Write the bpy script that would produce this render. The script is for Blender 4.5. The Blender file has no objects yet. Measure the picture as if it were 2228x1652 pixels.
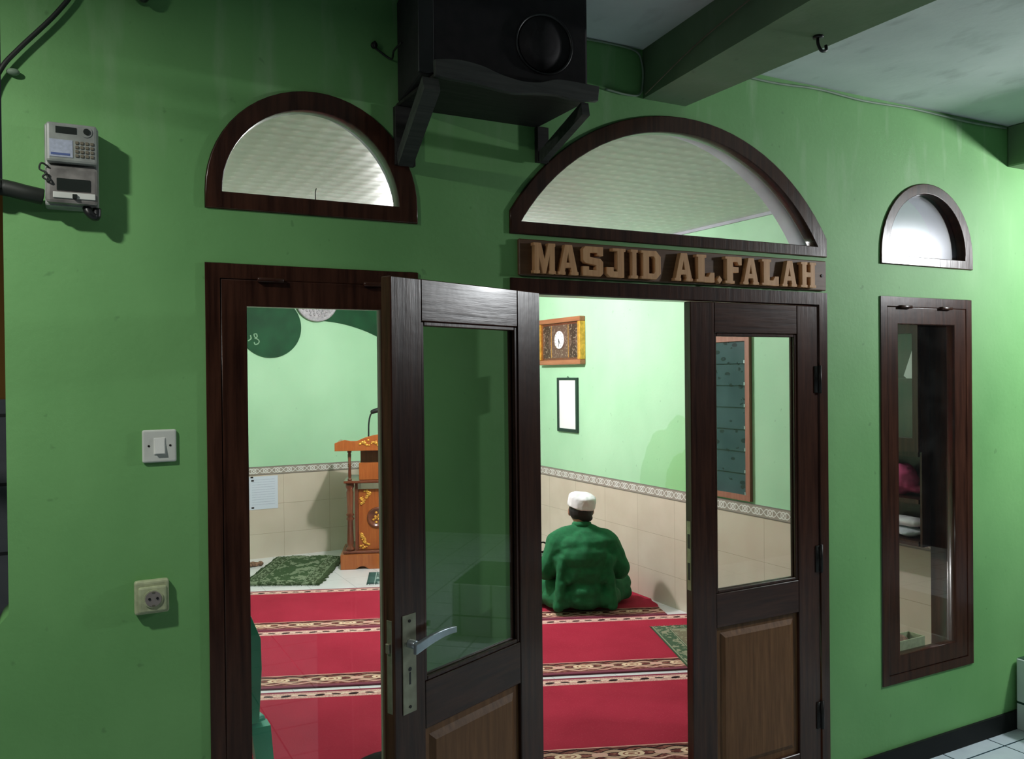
import bpy, bmesh, math, random
from mathutils import Vector, Matrix, noise
random.seed(7)
R = math.radians
S = bpy.context.scene
COL = S.collection

# ------------------------------------------------------------------ node maths
class V:
    """a socket with operators that add Math nodes"""
    def __init__(s, t, k): s.t, s.k = t, k
    def m(s, op, *a):
        n = s.t.nodes.new('ShaderNodeMath'); n.operation = op
        for i, q in enumerate((s,) + a):
            if isinstance(q, V): s.t.links.new(q.k, n.inputs[i])
            else: n.inputs[i].default_value = q
        return V(s.t, n.outputs[0])
    def __add__(s, o): return s.m('ADD', o)
    def __sub__(s, o): return s.m('SUBTRACT', o)
    def __mul__(s, o): return s.m('MULTIPLY', o)
    def __truediv__(s, o): return s.m('DIVIDE', o)
    def gt(s, o): return s.m('GREATER_THAN', o)
    def lt(s, o): return s.m('LESS_THAN', o)
    def mn(s, o): return s.m('MINIMUM', o)
    def mx(s, o): return s.m('MAXIMUM', o)
    def abs(s): return s.m('ABSOLUTE')
    def sin(s): return s.m('SINE')
    def mod(s, o): return s.m('FLOORED_MODULO', o)
    def sq(s): return s * s
    def inv(s): return V(s.t, s.m('MULTIPLY', -1.0).k) + 1.0
    def band(s, a, b): return s.gt(a) * s.lt(b)

class Mat:
    def __init__(s, name, rough=.5, metal=0., spec=.5, coat=0.):
        s.m = bpy.data.materials.new(name); s.m.use_nodes = True
        s.t = s.m.node_tree; s.b = s.t.nodes['Principled BSDF']
        s.b.inputs['Roughness'].default_value = rough
        s.b.inputs['Metallic'].default_value = metal
        s.b.inputs['Specular IOR Level'].default_value = spec
        s.b.inputs['Coat Weight'].default_value = coat
        s.b.inputs['Coat Roughness'].default_value = .12
        s.co = s.t.nodes.new('ShaderNodeTexCoord')
        x = s.t.nodes.new('ShaderNodeSeparateXYZ'); s.t.links.new(s.co.outputs['Object'], x.inputs[0])
        s.x, s.y, s.z = (V(s.t, x.outputs[i]) for i in range(3))
        s.bumps = []
    def noise(s, scale, detail=3., stretch=(1, 1, 1), rough=.5):
        mp = s.t.nodes.new('ShaderNodeMapping'); mp.inputs['Scale'].default_value = stretch
        s.t.links.new(s.co.outputs['Object'], mp.inputs[0])
        n = s.t.nodes.new('ShaderNodeTexNoise'); n.inputs['Scale'].default_value = scale
        n.inputs['Detail'].default_value = detail; n.inputs['Roughness'].default_value = rough
        s.t.links.new(mp.outputs[0], n.inputs['Vector'])
        return V(s.t, n.outputs[0])
    def voro(s, scale, stretch=(1, 1, 1), feat='F1'):
        mp = s.t.nodes.new('ShaderNodeMapping'); mp.inputs['Scale'].default_value = stretch
        s.t.links.new(s.co.outputs['Object'], mp.inputs[0])
        n = s.t.nodes.new('ShaderNodeTexVoronoi'); n.inputs['Scale'].default_value = scale; n.feature = feat
        s.t.links.new(mp.outputs[0], n.inputs['Vector'])
        return V(s.t, n.outputs['Distance'])
    def mix(s, f, a, b):
        n = s.t.nodes.new('ShaderNodeMix'); n.data_type = 'RGBA'
        s.t.links.new(f.k, n.inputs[0])
        for q, i in ((a, 6), (b, 7)):
            if isinstance(q, V): s.t.links.new(q.k, n.inputs[i])
            else: n.inputs[i].default_value = (*q, 1)
        return V(s.t, n.outputs[2])
    def ramp(s, f, lo, hi):
        """stretch f from lo..hi to 0..1"""
        n = s.t.nodes.new('ShaderNodeMapRange'); s.t.links.new(f.k, n.inputs[0])
        n.inputs[1].default_value = lo; n.inputs[2].default_value = hi
        return V(s.t, n.outputs[0])
    def color(s, c):
        if isinstance(c, V): s.t.links.new(c.k, s.b.inputs['Base Color'])
        else: s.b.inputs['Base Color'].default_value = (*c, 1)
        return s
    def rough(s, v): s.t.links.new(v.k, s.b.inputs['Roughness']); return s
    def bump(s, h, dist=.002, strength=.5):
        n = s.t.nodes.new('ShaderNodeBump'); n.inputs['Distance'].default_value = dist
        n.inputs['Strength'].default_value = strength
        s.t.links.new(h.k, n.inputs['Height'])
        if s.bumps: s.t.links.new(s.bumps[-1].outputs[0], n.inputs['Normal'])
        s.bumps.append(n); s.t.links.new(n.outputs[0], s.b.inputs['Normal'])
        return s

def plain(name, c, rough=.5, metal=0., vary=.12, scale=12., bump=0., **k):
    m = Mat(name, rough, metal, **k)
    lo = tuple(v * (1 - vary) for v in c); hi = tuple(min(1, v * (1 + vary)) for v in c)
    m.color(m.mix(m.ramp(m.noise(scale), .35, .65), lo, hi))
    if bump: m.bump(m.noise(scale * 6, 2), .003, bump)
    return m.m

def wood(name, dark, light, rough=.32, axis=2, coat=.3, scale=7.):
    m = Mat(name, rough, 0, coat=coat, spec=.3)
    st = [9., 9., 9.]; st[axis] = .6
    g = m.noise(scale, 5, tuple(st), .6)
    f = m.ramp(g, .3, .7)
    m.color(m.mix(f, dark, light))
    m.bump(g, .0015, .35)
    m.bump(m.noise(14, 2), .004, .12)
    return m.m

def painted(name, lo, hi, stain, streak=1., rough=.62, damp=False):
    m = Mat(name, rough)
    a = m.mix(m.ramp(m.noise(2.2, 5, (1, 1, .7)), .3, .7), lo, hi)
    st = m.ramp(m.noise(5, 4, (2.2, 2.2, .45)), .55, .75)
    zone = m.ramp(m.z, 2.0, 2.75)
    a = m.mix(st * zone * (.55 * streak), a, stain)
    sp = m.ramp(m.noise(26, 2), .70, .76) * .35
    a = m.mix(sp, a, tuple(v * .45 for v in lo))
    if damp:
        e = ((m.y - 2.02) / .44).sq() + ((m.z - .92) / .46).sq() + (m.noise(4, 3) - .5) * .9
        e2 = ((m.y - 1.95) / .26).sq() + ((m.z - .92) / .26).sq() + (m.noise(6, 3) - .5) * .9
        a = m.mix(m.ramp(e, 1.03, .97) * m.x.gt(3.5) * .38, a, (.20, .52, .17)); a = m.mix(m.ramp(e2, 1.04, .96) * m.x.gt(3.5) * .40, a, (.20, .50, .15))
    m.color(a)
    m.bump(m.noise(60, 3), .002, .25); m.bump(m.noise(5, 3), .01, .2)
    return m.m

M = {}
M['ext_green'] = painted('veranda green paint', (.130, .34, .108), (.185, .43, .150), (.40, .56, .36))
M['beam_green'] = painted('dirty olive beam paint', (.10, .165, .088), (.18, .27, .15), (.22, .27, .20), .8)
M['int_green'] = painted('prayer room mint paint', (.37, .645, .41), (.45, .735, .49), (.40, .70, .40), .6, damp=True)
m = Mat('ceiling board', .7)
cc = m.mix(m.ramp(m.noise(3, 4), .3, .75), (.55, .62, .61), (.70, .76, .75))
sm = m.ramp(m.noise(9, 4, (1, .5, 1)), .56, .72) * .35
m.color(m.mix(sm, cc, (.16, .19, .19))); m.bump(m.noise(40, 3), .002, .3); M['ext_ceil'] = m.m
m = Mat('embossed ceiling sheet', .45)
d1 = ((m.x + m.y) * 38.).sin(); d2 = ((m.x - m.y) * 38.).sin()
em = (d1 * d2)
m.color(m.mix(m.ramp(em, .5, 1.), (.64, .66, .66), (.78, .79, .80))); m.bump(em, .003, .22); m.bump(m.noise(30, 3), .003, .2)
M['int_ceil'] = m.m
def tiles(name, c1, c2, size, ox, oy, grout, rough=.15, gw=.004, a='x', b='y', size2=None):
    m = Mat(name, rough)
    A, B = getattr(m, a), getattr(m, b); s2 = size2 or size
    gx = ((A - ox).mod(size) - size / 2).abs().gt(size / 2 - gw / 2)
    gy = ((B - oy).mod(s2) - s2 / 2).abs().gt(s2 / 2 - gw / 2)
    g = gx.mx(gy)
    m.color(m.mix(g, m.mix(m.ramp(m.noise(6, 4), .3, .7), c1, c2), grout))
    m.bump(g.inv(), .002, .6)
    return m
M['ext_tile'] = tiles('veranda floor tile', (.50, .58, .64), (.62, .70, .75), .30, 3.55, -.088, (.03, .06, .08), gw=.007).m
M['int_tile'] = tiles('prayer room floor tile', (.80, .79, .83), (.87, .86, .90), .30, .1, .1, (.45, .48, .52), gw=.003).m
def wainscot(name, a):
    m = tiles(name, (.62, .54, .44), (.68, .60, .50), .40, .1, .14 + .706 - .75, (.42, .35, .25), .28, .0025, a, 'z', .25)
    return m.m
M['wain_x'] = wainscot('cream wall tile back', 'x')
M['wain_y'] = wainscot('cream wall tile side', 'y')
def listello(name, a):
    m = Mat(name, .3)
    A = getattr(m, a)
    u = A.mod(.1) - .05; v = m.z - .883
    r = (u.sq() + v.sq()).m('SQRT')
    ring = (r * 420.).sin().gt(.1) * r.lt(.030)
    sw = ((A * 62.8).sin() * .018 - v).abs().lt(.004)
    sw2 = ((A * 62.8).sin() * -.018 - v).abs().lt(.0035)
    edge = v.abs().gt(.0295)
    c = m.mix(ring.mx(sw).mx(sw2), (.34, .30, .26), (.74, .74, .72))
    c = m.mix(edge, c, (.20, .18, .16))
    m.color(c); m.bump(ring, .002, .5)
    return m.m
M['lis_x'] = listello('border tile back', 'x'); M['lis_y'] = listello('border tile side', 'y')
M['wood'] = wood('dark varnished wood', (.020, .007, .0045), (.062, .023, .013), .28, coat=.14)
M['wood_h'] = wood('dark varnished wood across', (.020, .007, .0045), (.064, .024, .014), .28, axis=0, coat=.14)
M['wood_panel'] = wood('brown door panel wood', (.10, .042, .014), (.20, .095, .038), .5, coat=0)
M['black_wood'] = wood('dusty black wood', (.012, .011, .010), (.030, .028, .025), .6, 0, 0)
M['grey_wood'] = wood('dusty grey painted wood', (.030, .032, .030), (.065, .068, .062), .65, 0, 0)
M['sign_wood'] = wood('brown sign board wood', (.075, .035, .016), (.14, .07, .034), .5, 0, .1)
M['letter_wood'] = wood('pale letter wood', (.50, .25, .11), (.66, .37, .18), .55, 2, 0)
M['orange_wood'] = wood('orange varnished teak', (.30, .075, .018), (.42, .125, .032), .3, 2, .4)
M['rail_wood'] = wood('brown clock frame wood', (.30, .11, .05), (.42, .17, .085), .35, 1, .3)
M['red_wood'] = wood('red brown varnished wood', (.11, .030, .014), (.19, .055, .026), .28, 2, .5)
M['pink_wood'] = wood('pinkish window frame wood', (.28, .115, .075), (.40, .18, .125), .5, 2, 0)
M['gold'] = plain('gold paint', (.74, .38, .06), .35, .45, .2, 40)
M['black'] = plain('black plastic', (.012, .012, .013), .4)
M['speaker'] = plain('black speaker cloth', (.012, .009, .011), .75, vary=.3, scale=30)
M['black_skirt'] = plain('black skirting tile', (.004, .005, .005), .6, spec=.2)
M['dark_cable'] = plain('black cable', (.014, .018, .014), .6)
M['pale_cable'] = plain('painted cable', (.20, .28, .20), .6)
M['beam_cable'] = plain('thin brown wire', (.17, .15, .10), .6)
M['white_plastic'] = plain('white plastic', (.62, .64, .60), .35, vary=.04)
M['rocker'] = plain('bright rocker plastic', (.74, .75, .72), .3, vary=.03)
M['cream_plastic'] = plain('aged cream plastic', (.40, .44, .27), .45, vary=.15, scale=50)
M['socket_grey'] = plain('grey socket face', (.20, .18, .17), .5)
M['meter'] = plain('dirty grey meter plastic', (.27, .29, .27), .4, vary=.15, scale=30)
M['meter_low'] = plain('smoky meter cover', (.20, .19, .18), .25, vary=.3, scale=26)
M['lcd'] = plain('dark display', (.02, .025, .022), .2)
M['sticker'] = plain('pale blue sticker', (.38, .42, .52), .5, vary=.1, scale=120)
M['sticker_ink'] = plain('blue ink', (.08, .12, .30), .5)
M['key'] = plain('brown keys', (.16, .14, .10), .5)
M['metal'] = plain('worn brass plate', (.30, .29, .21), .38, .75, .15, 30)
M['chrome'] = plain('brushed steel lever', (.46, .52, .56), .28, .85, .1, 20)
M['dark_metal'] = plain('dark hinge metal', (.018, .016, .015), .5, .5)
M['paper'] = plain('white paper', (.74, .77, .80), .7, vary=.02)
M['bright_white'] = plain('bright white matte', (.86, .88, .88), .7, vary=.01)
M['dark_frame'] = plain('dark green black frame', (.010, .030, .022), .35)
M['dial'] = plain('white clock dial', (.85, .83, .82), .4, vary=.02)
M['disc_green'] = plain('dark green paint', (.008, .065, .024), .6, vary=.25, scale=5, spec=.2)
M['silver'] = plain('pale lilac carved plaster', (.40, .37, .41), .4, vary=.2, scale=60)
M['faint_white'] = plain('pale script paint', (.24, .42, .27), .5)
M['green_cloth'] = plain('green cotton cloth', (.005, .115, .038), .9, vary=.15, scale=25, bump=.3)
M['white_cloth'] = plain('white cotton', (.80, .79, .82), .85, vary=.03, bump=.3)
M['grey_cloth'] = plain('grey white folded cloth', (.52, .55, .60), .9, vary=.1, scale=30, bump=.4)
M['hair'] = plain('black hair', (.008, .007, .008), .6, vary=.3, scale=60, bump=.5)
M['skin'] = plain('brown skin', (.36, .20, .13), .55, vary=.08)
M['pink_cloth'] = plain('magenta cloth', (.50, .06, .17), .85, vary=.25, scale=14, bump=.3)
M['maroon_cloth'] = plain('maroon cloth', (.16, .04, .05), .85, vary=.3, scale=14, bump=.3)
M['brown_cloth'] = plain('brown cloth', (.20, .11, .07), .9, vary=.5, scale=60)
M['teal_plastic'] = plain('green moulded plastic', (.05, .40, .28), .35, vary=.08)
M['orange_wall'] = plain('orange wall paint', (.32, .15, .02), .7, vary=.1, scale=3)
M['grey_walltile'] = tiles('grey outer wall tile', (.13, .14, .17), (.18, .19, .22), .40, 0, .03, (.02, .02, .025), .5, .015, 'x', 'z', .30).m
M['block_tile'] = tiles('white block tile', (.50, .58, .56), (.60, .68, .65), .20, 0, -.10, (.02, .05, .04), .25, .010, 'z', 'y', .20).m
M['plaster'] = plain('whitish reveal plaster', (.40, .39, .46), .7, vary=.15, scale=5)

def glass(name, tint=(.96, .98, .97), rough=.0, refl=1.0, dirt=0.):
    mt = bpy.data.materials.new(name); mt.use_nodes = True; t = mt.node_tree; t.nodes.clear()
    o = t.nodes.new('ShaderNodeOutputMaterial'); tr = t.nodes.new('ShaderNodeBsdfTransparent'); gl = t.nodes.new('ShaderNodeBsdfGlossy')
    tr.inputs[0].default_value = (*tint, 1); gl.inputs['Roughness'].default_value = rough
    ge = t.nodes.new('ShaderNodeNewGeometry'); dp = t.nodes.new('ShaderNodeVectorMath'); dp.operation = 'DOT_PRODUCT'
    t.links.new(ge.outputs['Normal'], dp.inputs[0]); t.links.new(ge.outputs['Incoming'], dp.inputs[1])
    fr_ = V(t, dp.outputs['Value']).abs().inv().m('POWER', 5.) * .80 + .038      # Schlick, half per face of the pane
    mu = t.nodes.new('ShaderNodeMath'); mu.operation = 'MULTIPLY'; mu.inputs[1].default_value = refl; mu.use_clamp = True
    mx = t.nodes.new('ShaderNodeMixShader')
    t.links.new(fr_.k, mu.inputs[0]); t.links.new(mu.outputs[0], mx.inputs[0]); t.links.new(tr.outputs[0], mx.inputs[1]); t.links.new(gl.outputs[0], mx.inputs[2])
    last = mx
    if dirt:
        df = t.nodes.new('ShaderNodeBsdfDiffuse'); df.inputs[0].default_value = (.5, .52, .5, 1)
        co = t.nodes.new('ShaderNodeTexCoord'); n = t.nodes.new('ShaderNodeTexNoise'); n.inputs['Scale'].default_value = 9; n.inputs['Detail'].default_value = 5
        mr = t.nodes.new('ShaderNodeMapRange'); mr.inputs[1].default_value = .45; mr.inputs[2].default_value = .8; mr.inputs[3].default_value = dirt * .3; mr.inputs[4].default_value = dirt
        m2 = t.nodes.new('ShaderNodeMixShader')
        t.links.new(co.outputs['Object'], n.inputs['Vector']); t.links.new(n.outputs[0], mr.inputs[0]); t.links.new(mr.outputs[0], m2.inputs[0])
        t.links.new(mx.outputs[0], m2.inputs[1]); t.links.new(df.outputs[0], m2.inputs[2]); last = m2
    t.links.new(last.outputs[0], o.inputs[0])
    return mt
M['glass'] = glass('clear window glass', refl=1.2, dirt=.012)
M['glass_dusty'] = glass('dusty fanlight glass', rough=.12, refl=1.4, dirt=.07)
M['glass_arch3'] = glass('smeared fanlight glass', (.45, .48, .55), .20, 1.7, .06)
m = Mat('dark patterned louvre glass', .12, coat=.3)
lf = m.voro(13, (1, .9, 1.7)).lt(.30) * m.noise(17, 2).gt(.47)
m.color(m.mix(lf, m.mix(m.ramp(m.noise(4), .3, .7), (.022, .048, .058), (.045, .085, .095)), (.010, .018, .026)))
M['louvre'] = m.m
m = Mat('clock ornament panel', .35, .3)
or1 = m.noise(60, 3).gt(.60); or2 = m.voro(30).lt(.16)
hg = (m.y.abs() - .20).abs() - (((m.z * 14.).sin().abs()) * .035 + .02)
cbase = m.mix(hg.lt(0.), (.16, .085, .065), (.07, .035, .026))
m.color(m.mix(or1.mx(or2), cbase, (.38, .28, .22))); m.bump(or1, .003, .6); M['ornament'] = m.m

# carpet: local x along the row, local y from near edge (0) to far edge (.96)
def carpet():
    m = Mat('red prayer carpet', .95, spec=.15)
    nz = m.noise(140, 2)
    red = m.mix(m.ramp(m.noise(3, 3), .3, .7), (.30, .014, .036), (.38, .022, .050))
    red = m.mix(nz.gt(.62) * .25, red, (.45, .06, .09))
    cream, pink, brn, dk = (.78, .58, .42), (.66, .38, .32), (.13, .032, .030), (.018, .004, .006)
    u, v = m.x, m.y
    jit = (nz - .5) * .006
    # large band .02...17
    w = u.mod(.26) - .13
    vc = v - .098 + jit
    e1 = (w / .055).sq() + (vc / .026).sq()
    w2 = (u + .13).mod(.26) - .13
    e2 = (w2 / .034).sq() + (vc / .018).sq()
    wave = ((u * 24.17).sin() * .030 - vc).abs(); wave2 = ((u * 24.17).sin() * -.030 - vc).abs()
    wv3 = ((u * 48.3).sin() * .010 - (vc + .046)).abs(); wv4 = ((u * 48.3).sin() * .010 - (vc - .050)).abs()
    big = m.mix(m.noise(34, 1, (1, 2, 1)).gt(.52), brn, (.26, .10, .075))
    big = m.mix(wave.lt(.011).mx(wave2.lt(.011)), big, (.48, .30, .22))
    big = m.mix(wave.band(.011, .017).mx(wave2.band(.011, .017)), big, dk)
    big = m.mix(wv3.lt(.006), big, pink); big = m.mix(wv4.lt(.005), big, dk)
    big = m.mix(e2.lt(1.), big, pink); big = m.mix(e1.lt(1.), big, cream)
    big = m.mix(e1.band(.25, .42).mx(e1.lt(.07)), big, (.28, .10, .07))
    big = m.mix(v.gt(.163), big, pink)
    # chain band .86...955
    q = u.mod(.16); cw = q - .04; cw2 = q - .12; vv = v - .906 + jit
    ov = ((cw - vv * .5) / .024).sq() + (vv / .014).sq(); ov2 = ((cw2 + vv * .9) / .022).sq() + ((vv - .003) / .010).sq()
    ch = m.mix(nz.gt(.5) * .6, (.70, .44, .38), (.42, .16, .16))
    arc = (((u - .04) * 39.27).sin().abs() * .022 - (vv + .010)).abs().lt(.006)
    ch = m.mix(arc, ch, (.84, .66, .54)); ch = m.mix(ov.lt(1.).mx(ov2.lt(1.)), ch, dk)
    ch = m.mix((v.gt(.945)), ch, (.22, .03, .06))
    c = m.mix(v.band(.025, .17), red, big)
    c = m.mix(v.lt(.025), c, (.20, .05, .08))
    c = m.mix(v.gt(.872), c, ch)
    m.color(c); m.bump(nz, .002, .5)
    return m.m
M['carpet'] = carpet()
def rugmat(name, hw, hl, base, line, mid, seed=0.):
    """framed prayer rug, local origin in its middle"""
    m = Mat(name, .95, spec=.1)
    nz = m.noise(90, 2)
    d = (m.x.abs() * -1. + hw).mn(m.y.abs() * -1. + hl)
    orn = m.noise(38, 3).gt(.53)
    c = m.mix(nz, tuple(v * .8 for v in base), tuple(v * 1.2 for v in base))
    c = m.mix(d.band(.055, .13) * orn, c, line)
    c = m.mix(d.band(.045, .052).mx(d.band(.135, .142)), c, line)
    c = m.mix(d.gt(.145), c, mid)
    c = m.mix(d.gt(.145) * m.noise(16, 3).gt(.55), c, line)
    m.color(c); m.bump(nz, .004, .8)
    return m.m
M['shag'] = rugmat('shaggy green rug pile', .30, .58, (.050, .075, .036), (.19, .23, .15), (.050, .085, .038))
M['rug_flat'] = rugmat('flat green prayer rug', .35, .55, (.060, .105, .062), (.26, .26, .18), (.17, .15, .10))
M['rug_grey'] = rugmat('grey green prayer rug', .30, .55, (.05, .10, .09), (.32, .40, .38), (.20, .28, .26))
m = Mat('pale patterned cover', .9)
m.color(m.mix(m.noise(30, 3).gt(.5), (.10, .22, .14), (.52, .58, .52))); M['pattern_cloth'] = m.m
m = Mat('printed notice', .7)
ln = (m.z * 1.).mod(.021).band(.004, .009) * m.noise(90, 2, (1, 1, 4)).gt(.42) * m.x.abs().lt(.095) * m.z.abs().lt(.115)
m.color(m.mix(ln * .45, (.66, .72, .84), (.25, .32, .48))); M['notice'] = m.m

# ------------------------------------------------------------------ mesh helpers
def link(name, me, mat, parent=None, smooth=False, loc=None):
    if mat is not None and not me.materials: me.materials.append(M[mat] if isinstance(mat, str) else mat)
    o = bpy.data.objects.new(name, me); COL.objects.link(o)
    if parent is not None: o.parent = parent
    if loc is not None: o.location = loc
    if smooth:
        for p in me.polygons: p.use_smooth = True
    return o
def tag(o, label, cat, group=None, kind=None):
    o['label'] = label; o['category'] = cat
    if group: o['group'] = group
    if kind: o['kind'] = kind
    return o
def empty(name, loc, label, cat, rz=0, group=None, kind=None):
    o = bpy.data.objects.new(name, None); COL.objects.link(o); o.empty_display_size = .05
    o.location = loc; o.rotation_euler = (0, 0, rz)
    return tag(o, label, cat, group, kind)
def new(): return bmesh.new()
def done(bm, name, mat, parent=None, smooth=False, loc=None):
    bmesh.ops.recalc_face_normals(bm, faces=bm.faces)
    me = bpy.data.meshes.new(name); bm.to_mesh(me); bm.free()
    return link(name, me, mat, parent, smooth, loc)
def box(bm, x0, x1, y0, y1, z0, z1, bev=0., seg=1):
    t = bmesh.new()
    bmesh.ops.create_cube(t, size=1.)
    for v in t.verts:
        v.co = Vector(((x0 + x1) / 2 + v.co.x * (x1 - x0), (y0 + y1) / 2 + v.co.y * (y1 - y0), (z0 + z1) / 2 + v.co.z * (z1 - z0)))
    if bev: bmesh.ops.bevel(t, geom=t.edges[:], offset=bev, segments=seg, profile=.5, affect='EDGES')
    merge(bm, t)
def merge(bm, t, mx=None):
    mp = {}
    for v in t.verts: mp[v.index if False else v] = bm.verts.new(mx @ v.co if mx else v.co)
    for f in t.faces:
        try: bm.faces.new([mp[v] for v in f.verts]).smooth = f.smooth
        except ValueError: pass
    t.free()
def bx(name, mat, parent, *a, bev=0., seg=1, smooth=False):
    bm = new(); box(bm, *a, bev=bev, seg=seg); return done(bm, name, mat, parent, smooth)
def tube(bm, pts, rad, n=8, cap=True):
    pts = [Vector(p) for p in pts]; rs = rad if isinstance(rad, (list, tuple)) else [rad] * len(pts)
    rings = []; up = Vector((0, 0, 1))
    prev = None
    for i, p in enumerate(pts):
        d = (pts[min(i + 1, len(pts) - 1)] - pts[max(i - 1, 0)]).normalized()
        if prev is None:
            a = d.cross(up if abs(d.z) < .9 else Vector((1, 0, 0))).normalized()
        else: a = (prev - d * prev.dot(d)).normalized()
        prev = a; b = d.cross(a)
        rings.append([bm.verts.new(p + (a * math.cos(t) + b * math.sin(t)) * rs[i]) for t in [2 * math.pi * k / n for k in range(n)]])
    for q, w in zip(rings, rings[1:]):
        for k in range(n): bm.faces.new((q[k], q[(k + 1) % n], w[(k + 1) % n], w[k])).smooth = True
    if cap: bm.faces.new(rings[0][::-1]); bm.faces.new(rings[-1])
def smoothpath(pts, k=6):
    P = [Vector(p) for p in pts]; out = []
    for i in range(len(P) - 1):
        a, b, c, d = P[max(i - 1, 0)], P[i], P[i + 1], P[min(i + 2, len(P) - 1)]
        for s in range(k):
            t = s / k
            out.append(.5 * ((2 * b) + (c - a) * t + (2 * a - 5 * b + 4 * c - d) * t * t + (3 * b - a - 3 * c + d) * t ** 3))
    out.append(P[-1]); return out
def cable(name, pts, r, mat, parent=None):
    bm = new(); tube(bm, smoothpath(pts), r, 7); return done(bm, name, mat, parent, True)
def lathe(bm, prof, n=20, mx=None):
    rings = []
    for r, z in prof:
        rings.append([bm.verts.new((mx or Matrix()) @ Vector((r * math.cos(2 * math.pi * k / n), r * math.sin(2 * math.pi * k / n), z))) for k in range(n)])
    for q, w in zip(rings, rings[1:]):
        for k in range(n): bm.faces.new((q[k], q[(k + 1) % n], w[(k + 1) % n], w[k])).smooth = True
    bm.faces.new(rings[0][::-1]); bm.faces.new(rings[-1])
def cyl(bm, c, r, depth, axis='y', n=24, r2=None):
    rot = {'y': Matrix.Rotation(R(90), 4, 'X'), 'x': Matrix.Rotation(R(90), 4, 'Y'), 'z': Matrix()}[axis]
    lathe(bm, [(r, -depth / 2), (r2 or r, depth / 2)], n, Matrix.Translation(c) @ rot)
def ell(bm, c, r, rot=None, u=16, v=10):
    t = bmesh.new(); bmesh.ops.create_uvsphere(t, u_segments=u, v_segments=v, radius=1.)
    for f in t.faces: f.smooth = True
    mx = Matrix.Translation(c) @ (rot.to_4x4() if rot else Matrix()) @ Matrix.Diagonal((*r, 1))
    merge(bm, t, mx)
def shape(name, loops, y0, y1, mat, parent=None, bev=0., axis='xz'):
    """fill closed outlines (holes allowed) given in x,z and give them thickness y0..y1"""
    cu = bpy.data.curves.new(name, 'CURVE'); cu.dimensions = '2D'; cu.fill_mode = 'BOTH'
    for L in loops:
        sp = cu.splines.new('POLY'); sp.points.add(len(L) - 1); sp.use_cyclic_u = True
        for p, q in zip(sp.points, L): p.co = (q[0], q[1], 0, 1)
    cu.extrude = max((y1 - y0) / 2 - bev, .0005); cu.bevel_depth = bev; cu.bevel_resolution = 1
    if bev: cu.offset = -bev
    t = bpy.data.objects.new('t', cu); COL.objects.link(t)
    dg = bpy.context.evaluated_depsgraph_get(); dg.update()
    me = bpy.data.meshes.new_from_object(t.evaluated_get(dg)); bpy.data.objects.remove(t); bpy.data.curves.remove(cu)
    ym = (y0 + y1) / 2
    for v in me.vertices:
        x, z, d = v.co
        v.co = (x, ym + d, z) if axis == 'xz' else ((ym + d, x, z) if axis == 'yz' else (x, z, ym + d))
    bm = new(); bm.from_mesh(me); bmesh.ops.remove_doubles(bm, verts=bm.verts, dist=1e-5); bmesh.ops.recalc_face_normals(bm, faces=bm.faces)
    bm.to_mesh(me); bm.free(); me.materials.clear(); me.name = name
    return link(name, me, mat, parent)
def rect(x0, x1, z0, z1): return [(x0, z0), (x1, z0), (x1, z1), (x0, z1)]
def arch(x0, x1, zb, zs, top, n=28):
    """upright sides from zb to zs, elliptic top"""
    c, w = (x0 + x1) / 2, (x1 - x0) / 2
    return [(x0, zb), (x1, zb)] + [(c + w * math.cos(math.pi * k / n), zs + (top - zs) * math.sin(math.pi * k / n)) for k in range(n + 1)]
def segarch(c, hw, zb, cz, r, n=30):
    a0 = math.acos(min(1, hw / r)); z1 = cz + math.sin(a0) * r
    pts = [(c + r * math.cos(a0 + (math.pi - 2 * a0) * k / n), cz + r * math.sin(a0 + (math.pi - 2 * a0) * k / n)) for k in range(n + 1)]
    return ([(c - hw, zb), (c + hw, zb)] if z1 - zb > .002 else []) + pts
def displace(o, size, strength, mid=.5):
    tx = bpy.data.textures.new(o.name + '_folds', 'CLOUDS'); tx.noise_scale = size; tx.noise_depth = 1
    d = o.modifiers.new('folds', 'DISPLACE'); d.texture = tx; d.strength = strength; d.mid_level = mid; d.texture_coords = 'LOCAL'
def capsule(bm, a, b, ra, rb, n=14, flat=None):
    a, b = Vector(a), Vector(b); d = b - a; L = d.length
    pts = []; rs = []
    for k in range(5):
        t = math.pi / 2 * k / 4; pts.append(a - d.normalized() * ra * math.cos(t)); rs.append(max(ra * math.sin(t), .0015))
    for k in range(5):
        t = math.pi / 2 * k / 4; pts.append(b + d.normalized() * rb * math.sin(t)); rs.append(max(rb * math.cos(t), .0015))
    tube(bm, pts, rs, n)

# ================================================================== THE SETTING
ZO, ZI, ZC, ZCI, T = .075, .14, 2.765, 2.585, .17       # floors, ceilings, wall thickness
W1 = (.336, .921); W5 = (2.893, 3.468); DR = (1.224, 2.588)
ARC2 = dict(c=1.9075, cz=1.748)
def a1(g): return arch(.338 + g, .923 - g, 2.124 + g * 1.0, 2.169, 2.462 - g)
def a3(g): return arch(2.895 + g, 3.479 - g, 2.112 + g * .8, 2.160, 2.457 - g)
def a2o(g=0.): return segarch(ARC2['c'], .6835 - g, 2.118 + g, ARC2['cz'], .813 - g)
wl = [(-.135, ZO - .1), (4.6, ZO - .1), (4.6, ZC + .02), (-.108, ZC + .02), (-.108, 1.14), (-.125, 1.12), (-.135, 1.10)]
front = shape('wall_front', [wl, rect(W1[0], W1[1], .42, 1.985), rect(W5[0], W5[1], .42, 1.985), rect(DR[0], DR[1], ZI, 1.983), a1(0), a2o(), a3(0)], 0, T - .02, 'ext_green')
tag(front, 'green painted veranda wall holding the doors and windows', 'wall', kind='structure')
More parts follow.
